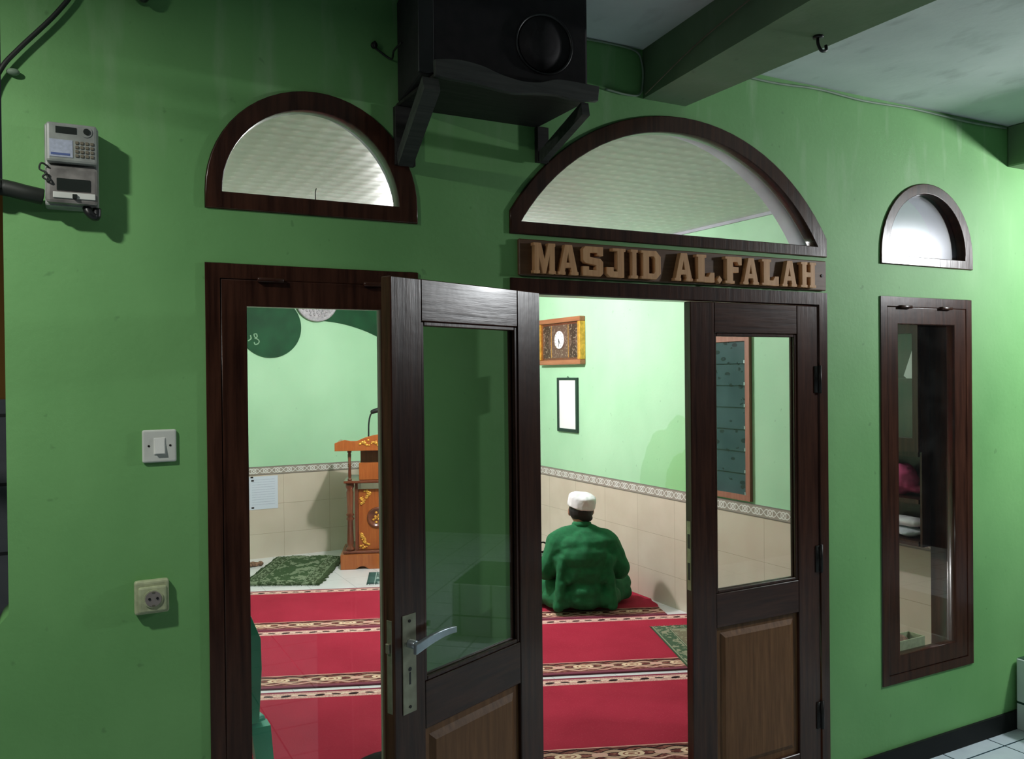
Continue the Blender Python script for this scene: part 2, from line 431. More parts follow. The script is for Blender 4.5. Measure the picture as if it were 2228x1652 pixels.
# inside plaster skin of the same wall
ins = shape('wall_front', [rect(.03, 3.55, ZI, ZCI), rect(W1[0], W1[1], .42, 1.985), rect(W5[0], W5[1], .42, 1.985), rect(DR[0], DR[1], ZI - .01, 1.983), a1(0), a2o(), a3(0)], T - .02, T, 'int_green')
tag(ins, 'pale mint inner face of the veranda wall', 'wall', kind='structure')
def sbox(name, mat, label, cat, *a):
    return tag(bx(name, mat, None, *a), label, cat, kind='structure')
sbox('wall_right', 'int_green', 'mint green side wall behind the seated person', 'wall', 3.55, 3.72, T, 5.3, ZI - .2, ZC)
sbox('wall_back', 'int_green', 'mint green far wall behind the lectern', 'wall', -.135, 3.55, 5.08, 5.25, ZI - .2, ZC)
sbox('wall_left', 'int_green', 'side wall of the prayer room on the left', 'wall', -.108, .03, T, 5.08, ZI - .2, ZC)
sbox('floor', 'int_tile', 'white glossy tiled floor of the prayer room', 'floor', .03, 3.55, .0, 5.08, ZI - .06, ZI)
sbox('floor', 'ext_tile', 'bluish white tiled veranda floor', 'floor', -3., 7., -3.1, 0., ZO - .1, ZO)
sbox('ceiling', 'int_ceil', 'embossed white ceiling of the prayer room', 'ceiling', .03, 3.55, T, 5.08, ZCI, ZCI + .04)
sbox('ceiling', 'ext_ceil', 'stained grey white veranda ceiling', 'ceiling', -3., 7., -3.1, 0., ZC, ZC + .06)
sbox('baseboard_front', 'black_skirt', 'black skirting at the foot of the green wall', 'baseboard', -.135, 4.6, -.012, 0., ZO, ZO + .082)
sbox('trim_1', 'wain_x', 'cream tile wainscot on the far wall', 'wainscot', .03, 3.55, 5.072, 5.08, ZI, .847)
sbox('trim_2', 'wain_y', 'cream tile wainscot on the side wall', 'wainscot', 3.542, 3.55, T, 5.072, ZI, .847)
sbox('trim_3', 'lis_x', 'swirl patterned border tiles above the far wainscot', 'border', .03, 3.55, 5.070, 5.08, .848, .918)
sbox('trim_4', 'lis_y', 'swirl patterned border tiles above the side wainscot', 'border', 3.540, 3.55, T, 5.070, .848, .918)
sbox('trim_9', 'plaster', 'thin moulding where side wall meets ceiling', 'moulding', 3.535, 3.55, T, 5.08, ZCI - .018, ZCI)
# outside: beams under the veranda ceiling
bm = new()
pl = [(1.735, 0), (1.47, -2.4), (1.95, -2.4), (1.915, 0)]
lo = [bm.verts.new((x, y, 2.602)) for x, y in pl]; hi = [bm.verts.new((x, y, ZC)) for x, y in pl]
bm.faces.new(lo); bm.faces.new(hi[::-1])
for k in range(4): bm.faces.new((lo[k], lo[(k + 1) % 4], hi[(k + 1) % 4], hi[k]))
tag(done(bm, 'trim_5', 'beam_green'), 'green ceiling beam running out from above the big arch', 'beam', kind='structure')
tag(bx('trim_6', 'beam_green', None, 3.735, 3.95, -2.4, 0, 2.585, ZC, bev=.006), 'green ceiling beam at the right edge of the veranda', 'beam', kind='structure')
# neighbouring wall glimpsed past the left corner
sbox('wall_outer', 'orange_wall', 'orange wall glimpsed past the left corner', 'wall', -3., -.15, 2.0, 2.1, 1.60, 2.53)
sbox('wall_outer', 'grey_walltile', 'grey tiled wall glimpsed past the left corner', 'wall', -3., -.15, 1.99, 2.1, ZO - .1, 1.60)

# ------------------------------------------------------------------ windows
def tall_window(name, x0, x1, label, hx):
    w = empty(name, ((x0 + x1) / 2, 0, .42), label, 'window', kind='structure')
    cx = (x0 + x1) / 2
    def P(L): return [(x - cx, z - .42) for x, z in L]
    shape('window_frame', [P(rect(x0, x1, .42, 1.983)), P(rect(x0 + .036, x1 - .036, .456, 1.945))], -.006, T, 'wood', w)
    s = shape('sash', [P(rect(x0 + .038, x1 - .038, .458, 1.943)), P(rect(x0 + .104, x1 - .114, .530, 1.873))], -.004, .034, 'wood', w, .003)
    gb = new(); box(gb, x0 + .10 - cx, x1 - .11 - cx, .014, .018, .105, 1.457)
    done(gb, 'pane', 'glass', w)
    for h in hx:
        hb = new(); box(hb, h - cx - .034, h - cx + .034, -.019, -.0045, 1.517, 1.529, bev=.002)
        done(hb, 'hinge', 'wood_h', w, True)
    return w
tall_window('window_1', *W1, 'tall dark wooden window left of the open door', (.50, .79))
w5 = tall_window('window_5', *W5, 'tall narrow dark wooden window at the right end', (3.035, 3.29))

def fan(name, outer, inner, label, c, glassmat='glass_dusty', mat='wood', d0=-.008, d1=.040, gy=.022):
    w = empty(name, (c[0], 0, c[1]), label, 'window', kind='structure')
    P = lambda L: [(x - c[0], z - c[1]) for x, z in L]
    shape('window_frame', [P(outer), P(inner)], d0, d1, mat, w, .003)
    shape('pane', [P(inner)], gy, gy + .004, glassmat, w)
    # whitish plaster lining behind the frame
    return w
f1 = fan('window_2', a1(.001), arch(.381, .864, 2.169, 2.1695, 2.409), 'half round fanlight above the tall left window', (.63, 2.124))
in2 = segarch(ARC2['c'] - .006, .6375, 2.158, ARC2['cz'] + .0, .758)
f2 = fan('window_3', a2o(.001), in2, 'wide segmental fanlight above the wooden name sign', (1.9, 2.118))
f3 = fan('window_4', a3(.001), arch(2.945, 3.425, 2.150, 2.175, 2.413), 'small half round fanlight at the right end with glaring glass', (3.187, 2.112), 'glass_arch3', 'wood', -.008, .060, .03)
# plaster lining of the three arched openings (part of each window)
for w, o, c in ((f1, a1, (.63, 2.124)), (f2, a2o, (1.9, 2.118)), (f3, a3, (3.187, 2.112))):
    shape('reveal_lining', [[(x - c[0], z - c[1]) for x, z in o(.001)], [(x - c[0], z - c[1]) for x, z in o(.006)]], (.061 if w is f3 else .041), T + .002, 'plaster', w)
bm = new(); tube(bm, [(-.005, -.004, .04), (-.006, -.006, .065), (-.003, -.006, .075)], .0013, 6); done(bm, 'nail', 'dark_metal', f1)

# louvre window on the side wall
lw = empty('window_6', (3.55, 1.68, .93), 'louvre window with dark patterned glass on the mint side wall', 'window', kind='structure')
shape('window_frame', [rect(-.285, .285, 0, .98), rect(-.250, .250, .035, .935)], -.022, 0, 'pink_wood', lw, axis='yz')
bx('casing', 'pink_wood', lw, -.012, 0, -.285, .285, .98, 1.0)
for k in range(7):
    bm = new(); zc = .035 + .9 * (k + .5) / 7
    t = bmesh.new(); bmesh.ops.create_cube(t, size=1.)
    merge(bm, t, Matrix.Translation((-.012, 0, zc)) @ Matrix.Rotation(R(5), 4, 'Y') @ Matrix.Diagonal((.005, .498, .135, 1)))
    done(bm, 'louvre_pane', 'louvre', lw)
    bx('pane_clip', 'chrome', lw, -.022, -.006, -.252, -.240, zc - .066, zc - .048)

# ------------------------------------------------------------------ doors
shape_parts = shape('trim_7', [rect(DR[0], DR[1], ZI - .02, 1.983), rect(DR[0] + .042, DR[1] - .042, ZI - .03, 1.938)], -.008, .10, 'wood', None)
tag(shape_parts, 'dark wooden frame around the double door', 'door frame', kind='structure')
sbox('trim_8', 'wood_h', 'raised doorway threshold', 'threshold', DR[0], DR[1], -.02, T, ZO, ZI + .012)

def door_leaf(name, label, w=.618, hinge='left'):
    """local: x from hinge (0) to free edge (w); front face at y=0 looking to -y; thickness .035"""
    d = empty(name, (0, 0, 0), label, 'door', kind='structure')
    z0, z1 = ZI + .018, 1.932
    bx('stile', 'wood', d, 0, .110, 0, .035, z0, z1, bev=.0025)
    bx('stile', 'wood', d, w - .108, w, 0, .035, z0, z1, bev=.0025)
    for a, b in ((z0, .255), (.785, .905), (1.825, z1)):
        bx('rail', 'wood_h', d, .1105, w - .1085, .0006, .0344, a, b, bev=.002)
    gb = new(); box(gb, .109, w - .106, .016, .020, .903, 1.827); done(gb, 'pane', 'glass', d)
    bm = new()   # glazing beads
    for y0, y1 in ((.004, .015), (.021, .031)):
        box(bm, .1106, .1216, y0, y1, .906, 1.824, bev=.002); box(bm, w - .1196, w - .1086, y0, y1, .906, 1.824, bev=.002)
        box(bm, .122, w - .120, y0, y1, .9055, .9165, bev=.002); box(bm, .122, w - .120, y0, y1, 1.8135, 1.8245, bev=.002)
    done(bm, 'glazing_bead', 'wood', d)
    bm = new()   # fielded panel
    x0, x1, a, b = .1105, w - .1085, .2555, .7845
    box(bm, x0, x1, .012, .023, a, b)
    for y, s in ((.012, -1), (.023, 1)):
        q = [bm.verts.new((x, y, z)) for x, z in ((x0 + .022, a + .022), (x1 - .022, a + .022), (x1 - .022, b - .022), (x0 + .022, b - .022))]
        p = [bm.verts.new((x, y + s * .009, z)) for x, z in ((x0 + .04, a + .04), (x1 - .04, a + .04), (x1 - .04, b - .04), (x0 + .04, b - .04))]
        bm.faces.new(p)
        for k in range(4): bm.faces.new((q[k], q[(k + 1) % 4], p[(k + 1) % 4], p[k]))
    done(bm, 'lower_panel', 'wood_panel', d)
    return d
# closed right leaf: hinge on the right, so turn it round: mirror by using free edge at left
dr = door_leaf('door_2', 'closed right leaf of the glazed brown double door', .618)
dr.rotation_euler = (0, 0, math.pi); dr.location = (2.544, .036 - .004, 0)
for z in (1.655, .975, .38):
    hb = new(); cyl(hb, (-.002, .040, z), .007, .105, 'z', 10); box(hb, -.010, .024, .034, .0385, z - .05, z + .05)
    done(hb, 'hinge', 'dark_metal', dr, True)
bx('strike_plate', 'metal', dr, .617, .6195, .008, .028, .93, 1.17)
bx('latch_opening', 'black', dr, .6185, .6202, .012, .024, 1.075, 1.125); bx('bolt_opening', 'black', dr, .6185, .6202, .012, .024, .965, 1.025)
# open left leaf, swung out towards the viewer
dl = door_leaf('door_1', 'open left leaf of the glazed brown double door with lever handle', .618)
ang = R(24)
# local +x must run from hinge to free edge = (-cos,-sin); its inner face (towards viewer) is local -y side after mirroring
dl.rotation_euler = (0, 0, math.pi + ang); dl.location = (1.268, -.048, .0)
# after turning by 180+24 degrees local +y faces the viewer: fittings go on local +y
lk = bx('lock_plate', 'metal', dl, .545, .592, .035, .038, .846, 1.092, bev=.001)
bx('keyhole', 'black', lk, .566, .571, .0378, .0388, .918, .948); 
bm = new(); cyl(bm, (.5685, .0384, .956), .0055, .001, 'y', 12); done(bm, 'keyhole', 'black', lk)
for z in (.862, 1.076):
    bm = new(); cyl(bm, (.5685, .0386, z), .004, .0015, 'y', 10); done(bm, 'screw', 'dark_metal', lk)
h = new()
tube(h, [(.569, .037, 1.020), (.569, .062, 1.020)], .011, 14)
def leverpts():
    out = []
    for k in range(9):
        t = k / 8; out.append((.579 - .150 * t, .066 + .006 * math.sin(t * 3), 1.012 + .014 * math.sin(t * 2.6) + .008 * t))
    return out
rings = []
for k, p in enumerate(leverpts()):
    t = k / 8; hh = .013 - .005 * t; th = .0055
    rings.append([h.verts.new((p[0], p[1] + sy * th, p[2] + sz * hh)) for sy, sz in ((-1, -1), (1, -1), (1, 1), (-1, 1))])
for q, w in zip(rings, rings[1:]):
    for k in range(4): h.faces.new((q[k], q[(k + 1) % 4], w[(k + 1) % 4], w[k]))
h.faces.new(rings[0][::-1]); h.faces.new(rings[-1])
hd = done(h, 'handle', 'chrome', dl); bv = hd.modifiers.new('b', 'BEVEL'); bv.width = .002; bv.segments = 2
bx('lock_face', 'metal', dl, .6165, .6195, .009, .027, .855, 1.085, bev=.0008)
bx('latch', 'metal', dl, .618, .628, .012, .024, 1.005, 1.030, bev=.002)
for z in (1.655, .975, .38):
    hb = new(); cyl(hb, (-.004, .0, z), .007, .105, 'z', 10); box(hb, -.005, .024, -.004, -.0005, z - .05, z + .05)
    done(hb, 'hinge', 'dark_metal', dl, True)

# ------------------------------------------------------------------ name sign
SG = empty('sign_board', (1.914, 0, 2.047), 'wooden name sign with raised pale letters between fanlight and door', 'sign')
bx('board', 'sign_wood', SG, -.664, .664, -.014, 0, -.056, .056, bev=.003)
# letters in a 10 high grid, slab style
G = {
 'M': (12, [[(0,0),(3.2,0),(3.2,1),(2.9,1),(2.9,5.5),(4.6,0),(6.4,0),(8.3,5.8),(8.3,1),(8,1),(8,0),(11.6,0),(11.6,1),(11.1,1),(11.1,9),(11.4,9),(11.4,10),(7.7,10),(5.7,4.6),(3.9,10),(0,10),(0,9),(.5,9),(.5,1),(0,1)]]),
 'A': (9.6, [[(0,0),(3.2,0),(3.2,1),(2.9,1),(3.2,2.3),(5.6,2.3),(5.9,1),(5.6,1),(5.6,0),(9,0),(9,1),(8.6,1),(6.2,10),(3,10),(.5,1),(0,1)], [(3.7,4),(4.45,7.4),(5.1,4)]]),
 'S': (8.6, [[(0,0),(7,0),(8,1),(8,4.9),(7,5.9),(2.8,6.4),(2.8,7.9),(5.6,7.9),(5.6,7),(8,7),(8,10),(1,10),(0,9),(0,5.2),(1,4.3),(5.2,3.7),(5.2,2),(2.4,2),(2.4,3.2),(0,3.2)]]),
 'J': (8.2, [[(1.2,0),(6.6,0),(6.6,9),(7.2,9),(7.2,10),(2.2,10),(2.2,9),(4,9),(4,2),(2.6,2),(2.6,3.4),(0,3.4),(0,1.2)]]),
 'I': (5.2, [[(0,0),(4.6,0),(4.6,1),(3.7,1),(3.7,9),(4.6,9),(4.6,10),(0,10),(0,9),(.9,9),(.9,1),(0,1)]]),
 'D': (9.4, [[(0,0),(6.6,0),(8.6,2),(8.6,8),(6.6,10),(0,10),(0,9),(.7,9),(.7,1),(0,1)], [(3.4,2),(3.4,8),(5.5,8),(6,7.3),(6,2.7),(5.5,2)]]),
 'L': (8.2, [[(0,0),(7.6,0),(7.6,3.6),(5.9,3.6),(5,2),(3.5,2),(3.5,9),(4.2,9),(4.2,10),(0,10),(0,9),(.7,9),(.7,1),(0,1)]]),
 'F': (8, [[(0,0),(4.2,0),(4.2,1),(3.5,1),(3.5,4.2),(6,4.2),(6,6.2),(3.5,6.2),(3.5,8.1),(5.4,8.1),(5.9,7),(7.4,7),(7.4,10),(0,10),(0,9),(.7,9),(.7,1),(0,1)]]),
 'H': (9.6, [[(0,0),(3.9,0),(3.9,1),(3.3,1),(3.3,4.1),(5.6,4.1),(5.6,1),(5.1,1),(5.1,0),(9,0),(9,1),(8.3,1),(8.3,9),(9,9),(9,10),(5.1,10),(5.1,9),(5.6,9),(5.6,6),(3.3,6),(3.3,9),(3.9,9),(3.9,10),(0,10),(0,9),(.7,9),(.7,1),(0,1)]]),
 '.': (3, [[(1.3,-.4),(2.6,1.1),(1.3,2.6),(0,1.1)]]),
}
# left ends of the letters along the board (metres from its middle), widths
word = [('M', -.624, .079), ('A', -.536, .074), ('S', -.445, .077), ('J', -.354, .074), ('I', -.260, .029), ('D', -.217, .080), ('A', -.079, .078), ('L', .015, .080),
        ('.', .106, .024), ('F', .144, .076), ('A', .226, .075), ('L', .317, .081), ('A', .416, .073), ('H', .510, .078)]
for ch, x, w in word:
    adv, loops = G[ch]; wx = max(p[0] for p in loops[0]); sx = w / wx; sz = .0094
    shape('letter' if ch != '.' else 'diamond_dot', [[(x + px * sx, -.050 + pz * sz) for px, pz in L] for L in loops], -.034, -.0145, 'letter_wood', SG, .001)
bm = new(); cyl(bm, (.640, -.0155, .0), .006, .003, 'y', 10); done(bm, 'screw', 'dark_metal', SG)

# ------------------------------------------------------------------ electricity meter
MT = empty('electricity_meter', (.035, 0, 2.09), 'grey plastic electricity meter with keypad and dark display on the green wall', 'electricity meter')
bm = new(); box(bm, -.056, .057, -.055, 0, .0, .192, bev=.006, seg=2); done(bm, 'case', 'meter', MT)
bx('face_cover', 'meter', MT, -.052, .053, -.080, -.054, .098, .190, bev=.006, seg=2)
bx('terminal_cover', 'meter_low', MT, -.054, .055, -.074, -.054, .004, .092, bev=.008, seg=2)
bx('display', 'lcd', MT, -.033, .010, -.0815, -.0795, .165, .180)
bm = new(); cyl(bm, (.030, -.080, .173), .013, .004); done(bm, 'sensor_ring', 'meter', MT)
bm = new(); cyl(bm, (.031, -.083, .173), .007, .004); done(bm, 'sensor', 'lcd', MT)
bx('sticker', 'sticker', MT, -.046, .002, -.0812, -.0798, .110, .150)
bx('sticker_print', 'sticker_ink', MT, -.043, -.004, -.0818, -.0810, .114, .119)
for r_ in range(4):
    for c_ in range(4): bx('key', 'key', MT, .007 + c_ * .0105, .0145 + c_ * .0105, -.0828, -.0795, .112 + r_ * .010, .119 + r_ * .010, bev=.001)
bx('breaker', 'lcd', MT, -.032, .038, -.0765, -.0735, .034, .062, bev=.001)
bx('breaker_strip', 'white_plastic', MT, -.040, .048, -.0775, -.0735, .016, .030, bev=.001)
bx('breaker_lever', 'lcd', MT, .0, .010, -.084, -.0735, .016, .026, bev=.001)
bm = new(); tube(bm, smoothpath([(-.048, -.077, .085), (-.062, -.080, .092), (-.066, -.078, .078), (-.052, -.082, .070), (-.060, -.080, .060), (-.045, -.082, .052), (-.058, -.079, .075)]), .0022, 6); done(bm, 'seal_wire', 'dark_cable', MT, True)
bm = new(); tube(bm, smoothpath([(.030, -.05, .004), (.036, -.055, -.012), (.050, -.05, -.018), (.052, -.05, .002)]), .010, 8); done(bm, 'cable_gland', 'black', MT, True)
tag(cable('cable', [(-1.25, 1.985, 2.25), (-1.15, 1.2, 2.16), (-.7, .35, 2.145), (-.2, -.02, 2.135), (-.11, -.035, 2.128), (-.06, -.040, 2.118), (-.026, -.035, 2.113)], .019, 'dark_cable'), 'thick black cable bundle entering the electricity meter from the left', 'cable')
tag(cable('cable', [(-.13, .02, 2.20), (-.122, -.012, 2.35), (-.105, -.02, 2.405), (-.070, -.02, 2.455), (.01, -.02, 2.555), (.05, -.02, 2.63), (.07, -.02, ZC)], .0058, 'dark_cable'), 'dark cable curving up the upper left corner of the green wall', 'cable')
c_ = new(); ell(c_, (-.083, -.012, 2.402), (.014, .010, .008)); tube(c_, [(-.085, 0, 2.402), (-.085, -.02, 2.402)], .005, 8)
tag(done(c_, 'cable_clip', 'pale_cable', None, True), 'small green painted clip beside the curved corner cable', 'cable clip')
c_ = new(); box(c_, .150, .215, -.05, 0, 2.630, 2.665, bev=.006); ell(c_, (.165, -.035, 2.632), (.014, .014, .016)); ell(c_, (.196, -.035, 2.628), (.016, .016, .020))
tag(done(c_, 'cable_bracket', 'black', None, True), 'black cable bracket high on the wall above the meter', 'bracket')

# switch and socket
SW = empty('light_switch', (.222, 0, 1.517), 'square white light switch with single rocker', 'light switch')
bx('plate', 'white_plastic', SW, -.040, .040, -.010, 0, -.041, .041, bev=.005, seg=3)
bx('switch_frame', 'rocker', SW, -.0135, .0135, -.0125, -.0095, -.021, .021, bev=.001)
bm = new(); v = [bm.verts.new(p) for p in ((-.011, -.010, -.018), (.011, -.010, -.018), (.011, -.010, .018), (-.011, -.010, .018), (-.011, -.019, -.018), (.011, -.019, -.018), (.011, -.013, .018), (-.011, -.013, .018))]
for q in ((0, 1, 2, 3), (4, 5, 6, 7), (0, 1, 5, 4), (1, 2, 6, 5), (2, 3, 7, 6), (3, 0, 4, 7)): bm.faces.new([v[i] for i in q])
done(bm, 'rocker', 'rocker', SW)
for s in (-1, 1):
    bm = new(); cyl(bm, (s * .025, -.0103, .001), .0028, .001, 'y', 10); done(bm, 'screw', 'dark_metal', SW)
SK = empty('power_socket', (.199, 0, 1.142), 'aged cream wall socket with round grey face below the switch', 'power socket')
bx('back_box', 'cream_plastic', SK, -.040, .040, -.022, 0, -.040, .044, bev=.007, seg=3)
bx('face_plate', 'cream_plastic', SK, -.032, .033, -.030, -.020, -.034, .030, bev=.005, seg=2)
bm = new()
cyl(bm, (.002, -.031, .0), .0225, .004, 'y', 28); done(bm, 'socket_ring', 'cream_plastic', SK)
bm = new(); cyl(bm, (.002, -.0335, .0), .019, .002, 'y', 28); done(bm, 'socket_well', 'socket_grey', SK)
for s in (-1, 1):
    bm = new(); cyl(bm, (.002 + s * .009, -.035, .001), .0032, .002, 'y', 10); done(bm, 'pin_hole', 'black', SK)
for s in (-1, 1):
    bx('earth_clip', 'metal', SK, -.001, .005, -.0355, -.0335, s * .0165 - .002, s * .0165 + .002)

# ------------------------------------------------------------------ speaker on its shelf
SH = empty('speaker_shelf', (1.1, 0, 2.466), 'dusty dark wooden wall shelf with wavy front edge under the speaker', 'shelf')
bx('shelf_board', 'black_wood', SH, -.238, .225, -.324, 0, -.0125, -.0025, bev=.001)
topl = [(.838, 2.474), (.880, 2.481), (.921, 2.483), (.973, 2.477), (1.02, 2.465), (1.066, 2.458), (1.10, 2.457), (1.136, 2.461), (1.165, 2.470), (1.193, 2.478), (1.24, 2.480), (1.327, 2.479)]
botl = [(1.323, 2.438), (1.244, 2.432), (1.19, 2.436), (1.125, 2.430), (1.05, 2.422), (.95, 2.430), (.866, 2.432), (.840, 2.436)]
shape('fascia', [[(p.x - 1.1, p.y - 2.466) for p in smoothpath([(x, z, 0) for x, z in topl], 4) + smoothpath([(x, z, 0) for x, z in botl], 4)]], -.345, -.3255, 'grey_wood', SH, .002)
def brace(bm, p0, p1, w, t):
    a, b = Vector(p0), Vector(p1); d = (b - a).normalized(); n = Vector((0, -d.z, d.y)).normalized()
    q = [bm.verts.new(p + s * Vector((t / 2, 0, 0)) + r * n * w / 2) for p in (a, b) for s, r in ((-1, -1), (1, -1), (1, 1), (-1, 1))]
    for f in ((0, 1, 2, 3), (4, 5, 6, 7), (0, 1, 5, 4), (1, 2, 6, 5), (2, 3, 7, 6), (3, 0, 4, 7)): bm.faces.new([q[i] for i in f])
for x0_, x1_, zb, t in ((-.222, -.268, -.168, .044), (.232, .190, -.110, .024)):
    bm = new(); brace(bm, (x0_, -.020, zb), (x1_, -.330, -.050), .036, t); done(bm, 'brace', 'grey_wood', SH)
    bx('wall_batten', 'black_wood', SH, x0_ - t / 2 - .004, x0_ + t / 2 + .012, -.020, 0, zb - .012, -.0135, bev=.001)
SP = empty('loudspeaker', (1.090, -.165, 2.4645), 'black box loudspeaker lying on the wall shelf', 'loudspeaker', R(-8))
bx('cabinet', 'speaker', SP, -.245, .235, -.125, .130, .0, .290, bev=.008, seg=2)
bm = new(); lathe(bm, [(.083, 0), (.084, .003), (.081, .005), (.079, .003), (.078, .0005)], 40, Matrix.Translation((.105, -.1245, .118)) @ Matrix.Rotation(R(90), 4, 'X'))
done(bm, 'woofer_ring', 'black', SP, True)
bm = new(); lathe(bm, [(.075, .001), (.030, .0012), (.026, .003), (.008, .004)], 32, Matrix.Translation((.105, -.125, .118)) @ Matrix.Rotation(R(90), 4, 'X'))
done(bm, 'woofer_cone', 'speaker', SP, True)
bx('side_trim', 'black', SP, -.247, -.205, -.128, -.120, .004, .286, bev=.002)
tag(cable('cable', [(.842, -.10, 2.60), (.835, -.06, 2.59), (.845, -.01, 2.585), (.81, -.004, 2.605), (.80, -.003, 2.612)], .003, 'dark_cable'), 'short black wire running from the wall into the loudspeaker', 'cable')
bm = new(); cyl(bm, (.797, -.004, 2.618), .009, .008); ell(bm, (.797, -.01, 2.618), (.006, .006, .010))
tag(done(bm, 'wall_hook', 'dark_metal', None, True), 'small dark hook on the wall left of the loudspeaker', 'hook')
bm = new(); cyl(bm, (1.842, -.645, 2.599), .014, .006, 'z'); tube(bm, smoothpath([(1.842, -.645, 2.60), (1.838, -.648, 2.580), (1.848, -.650, 2.562), (1.866, -.650, 2.566), (1.868, -.648, 2.580)]), .0045, 8)
tag(done(bm, 'ceiling_hook', 'black', None, True), 'black hook under the green ceiling beam', 'hook')
tag(cable('cable', [(1.50, -.006, ZC - .006), (1.60, -.006, ZC - .004), (1.70, -.008, ZC - .012), (1.724, -.010, ZC - .05), (1.728, -.009, 2.66), (1.715, -.008, 2.612), (1.66, -.006, 2.604), (1.58, -.006, 2.610)], .0035, 'pale_cable'), 'painted cable looping round the wall corner beside the beam', 'cable')
tag(cable('cable', [(1.722, -.03, 2.607), (1.708, -.12, 2.622), (1.697, -.30, 2.665), (1.670, -.52, 2.690), (1.640, -.8, 2.715), (1.58, -1.3, 2.73)], .0022, 'beam_cable'), 'thin brown wire along the side of the ceiling beam', 'cable')
tag(cable('cable', [(1.93, -.006, ZC - .012), (2.3, -.005, ZC - .022), (2.55, -.006, ZC - .012), (2.8, -.005, ZC - .020), (3.1, -.006, ZC - .012), (3.45, -.006, ZC - .018), (3.72, -.006, ZC - .012)], .0045, 'pale_cable'), 'pale cable along the joint of green wall and ceiling', 'cable')

# tiled block right
BK = tag(bx('tiled_block', 'block_tile', None, 3.757, 4.40, -1.15, -.012, ZO, .397, bev=.006), 'white tiled block on the veranda floor against the green wall', 'tiled block')

# ================================================================== THE PRAYER ROOM
# carpets: rows turned 22 degrees, clipped to the room
CA = R(-22); ex = Vector((math.cos(CA), math.sin(CA))); ey = Vector((-math.sin(CA), math.cos(CA)))
def clip(poly, fn):
    out = []
    for i in range(len(poly)):
        a, b = poly[i], poly[(i + 1) % len(poly)]; fa, fb = fn(a), fn(b)
        if fa >= 0: out.append(a)
        if fa * fb < 0: t = fa / (fa - fb); out.append(a + (b - a) * t)
    return out
def strip(v0, h, u0, u1, label, fringe=False):
    pts = []
    n = 60
    pl = [ex * u0 + ey * v0, ex * u1 + ey * v0]
    for k in range(1, 12): pl.append(ex * (u1 + random.uniform(-.012, .012)) + ey * (v0 + h * k / 12))
    pl += [ex * u1 + ey * (v0 + h), ex * u0 + ey * (v0 + h)]
    for fn in (lambda p: p.x - .04, lambda p: 3.535 - p.x, lambda p: p.y - (T + .01), lambda p: 5.06 - p.y): pl = clip(pl, fn)
    o0 = ey * v0
    L = [((p - o0).dot(ex), (p - o0).dot(ey)) for p in pl]
    o = shape('carpet', [L], 0, .009, 'carpet', axis='xy')
    o.location = (o0.x, o0.y, ZI + .0005); o.rotation_euler = (0, 0, CA)
    return tag(o, label, 'carpet', 'rows of red prayer carpet')
strip(3.125, .965, -2.5, 2.40, 'farthest red prayer carpet row, under the seated person')
strip(2.150, .965, -2.5, 3.9, 'red prayer carpet row just beyond the white tile gap')
strip(1.125, .965, -2.5, 3.9, 'red prayer carpet row on the near side of the white tile gap')
strip(.130, .965, -2.5, 3.9, 'nearest red prayer carpet row, at the doorway')
CZ = ZI + .0105
# person ------------------------------------------------------------
def vox(o, size, smooth=4, fac=.6):
    r = o.modifiers.new('skin', 'REMESH'); r.mode = 'VOXEL'; r.voxel_size = size; r.use_smooth_shade = True
    s = o.modifiers.new('soft', 'SMOOTH'); s.iterations = smooth; s.factor = fac
PX, PY, PR = 2.985, 2.335, R(-24)
body = new()
ell(body, (0, .02, .125), (.145, .095, .100)); ell(body, (0, .015, .24), (.130, .10, .12)); ell(body, (0, .03, .38), (.140, .095, .12)); ell(body, (0, .035, .45), (.135, .08, .065))
capsule(body, (0, .045, .50), (0, .068, .60), .055, .052)
hd = Vector((0, .085, .665))
ell(body, hd, (.074, .092, .100)); ell(body, hd + Vector((0, .035, -.045)), (.055, .058, .055))
ell(body, hd + Vector((0, .098, -.012)), (.012, .018, .022)); ell(body, hd + Vector((0, .088, .022)), (.045, .016, .010)); ell(body, hd + Vector((0, .084, -.050)), (.024, .012, .008))
for s in (-1, 1):
    ell(body, hd + Vector((s * .077, .005, -.008)), (.009, .020, .030), Matrix.Rotation(s * .25, 3, 'Z')); ell(body, hd + Vector((s * .030, .084, .006)), (.013, .009, .008))
    capsule(body, (s * .13, .03, .50), (s * .168, .03, .468), .048, .050)
    capsule(body, (s * .172, .03, .465), (s * .232, .03, .270), .052, .040)      # upper arm
    capsule(body, (s * .232, .03, .270), (s * .125, .235, .185), .038, .026)     # forearm
    pal = Vector((s * .085, .285, .170)); capsule(body, (s * .125, .235, .185), pal, .024, .024); ell(body, pal, (.036, .040, .018), Matrix.Rotation(s * .7, 3, 'Z'))
    for k, ln in enumerate((.058, .066, .062, .048)):
        b0 = pal + Vector((-s * (.012 + .004 * k) , .034 - k * .017, .006)); b1 = b0 + Vector((-s * ln * .5, .016 - .004 * k, -.004)); b2 = b1 + Vector((-s * ln * .36, -.002, -.018))
        capsule(body, b0, b1, .0088, .0082, 8); capsule(body, b1, b2, .0082, .0070, 8)
    t0 = pal + Vector((s * .008, .030, .008)); t1 = t0 + Vector((-s * .012, .030, .006)); capsule(body, t0, t1, .010, .009, 8); capsule(body, t1, t1 + Vector((-s * .020, .012, -.006)), .009, .0075, 8)
    capsule(body, (s * .085, .03, .105), (s * .275, .255, .105), .085, .058)     # thigh
    capsule(body, (s * .275, .255, .100), (-s * .06, .300, .055), .054, .036)    # shank
    capsule(body, (-s * .06, .300, .045), (-s * .17, .275, .038), .034, .024)    # foot
pb = done(body, 'person', 'skin', None, True); vox(pb, .0065, 3)
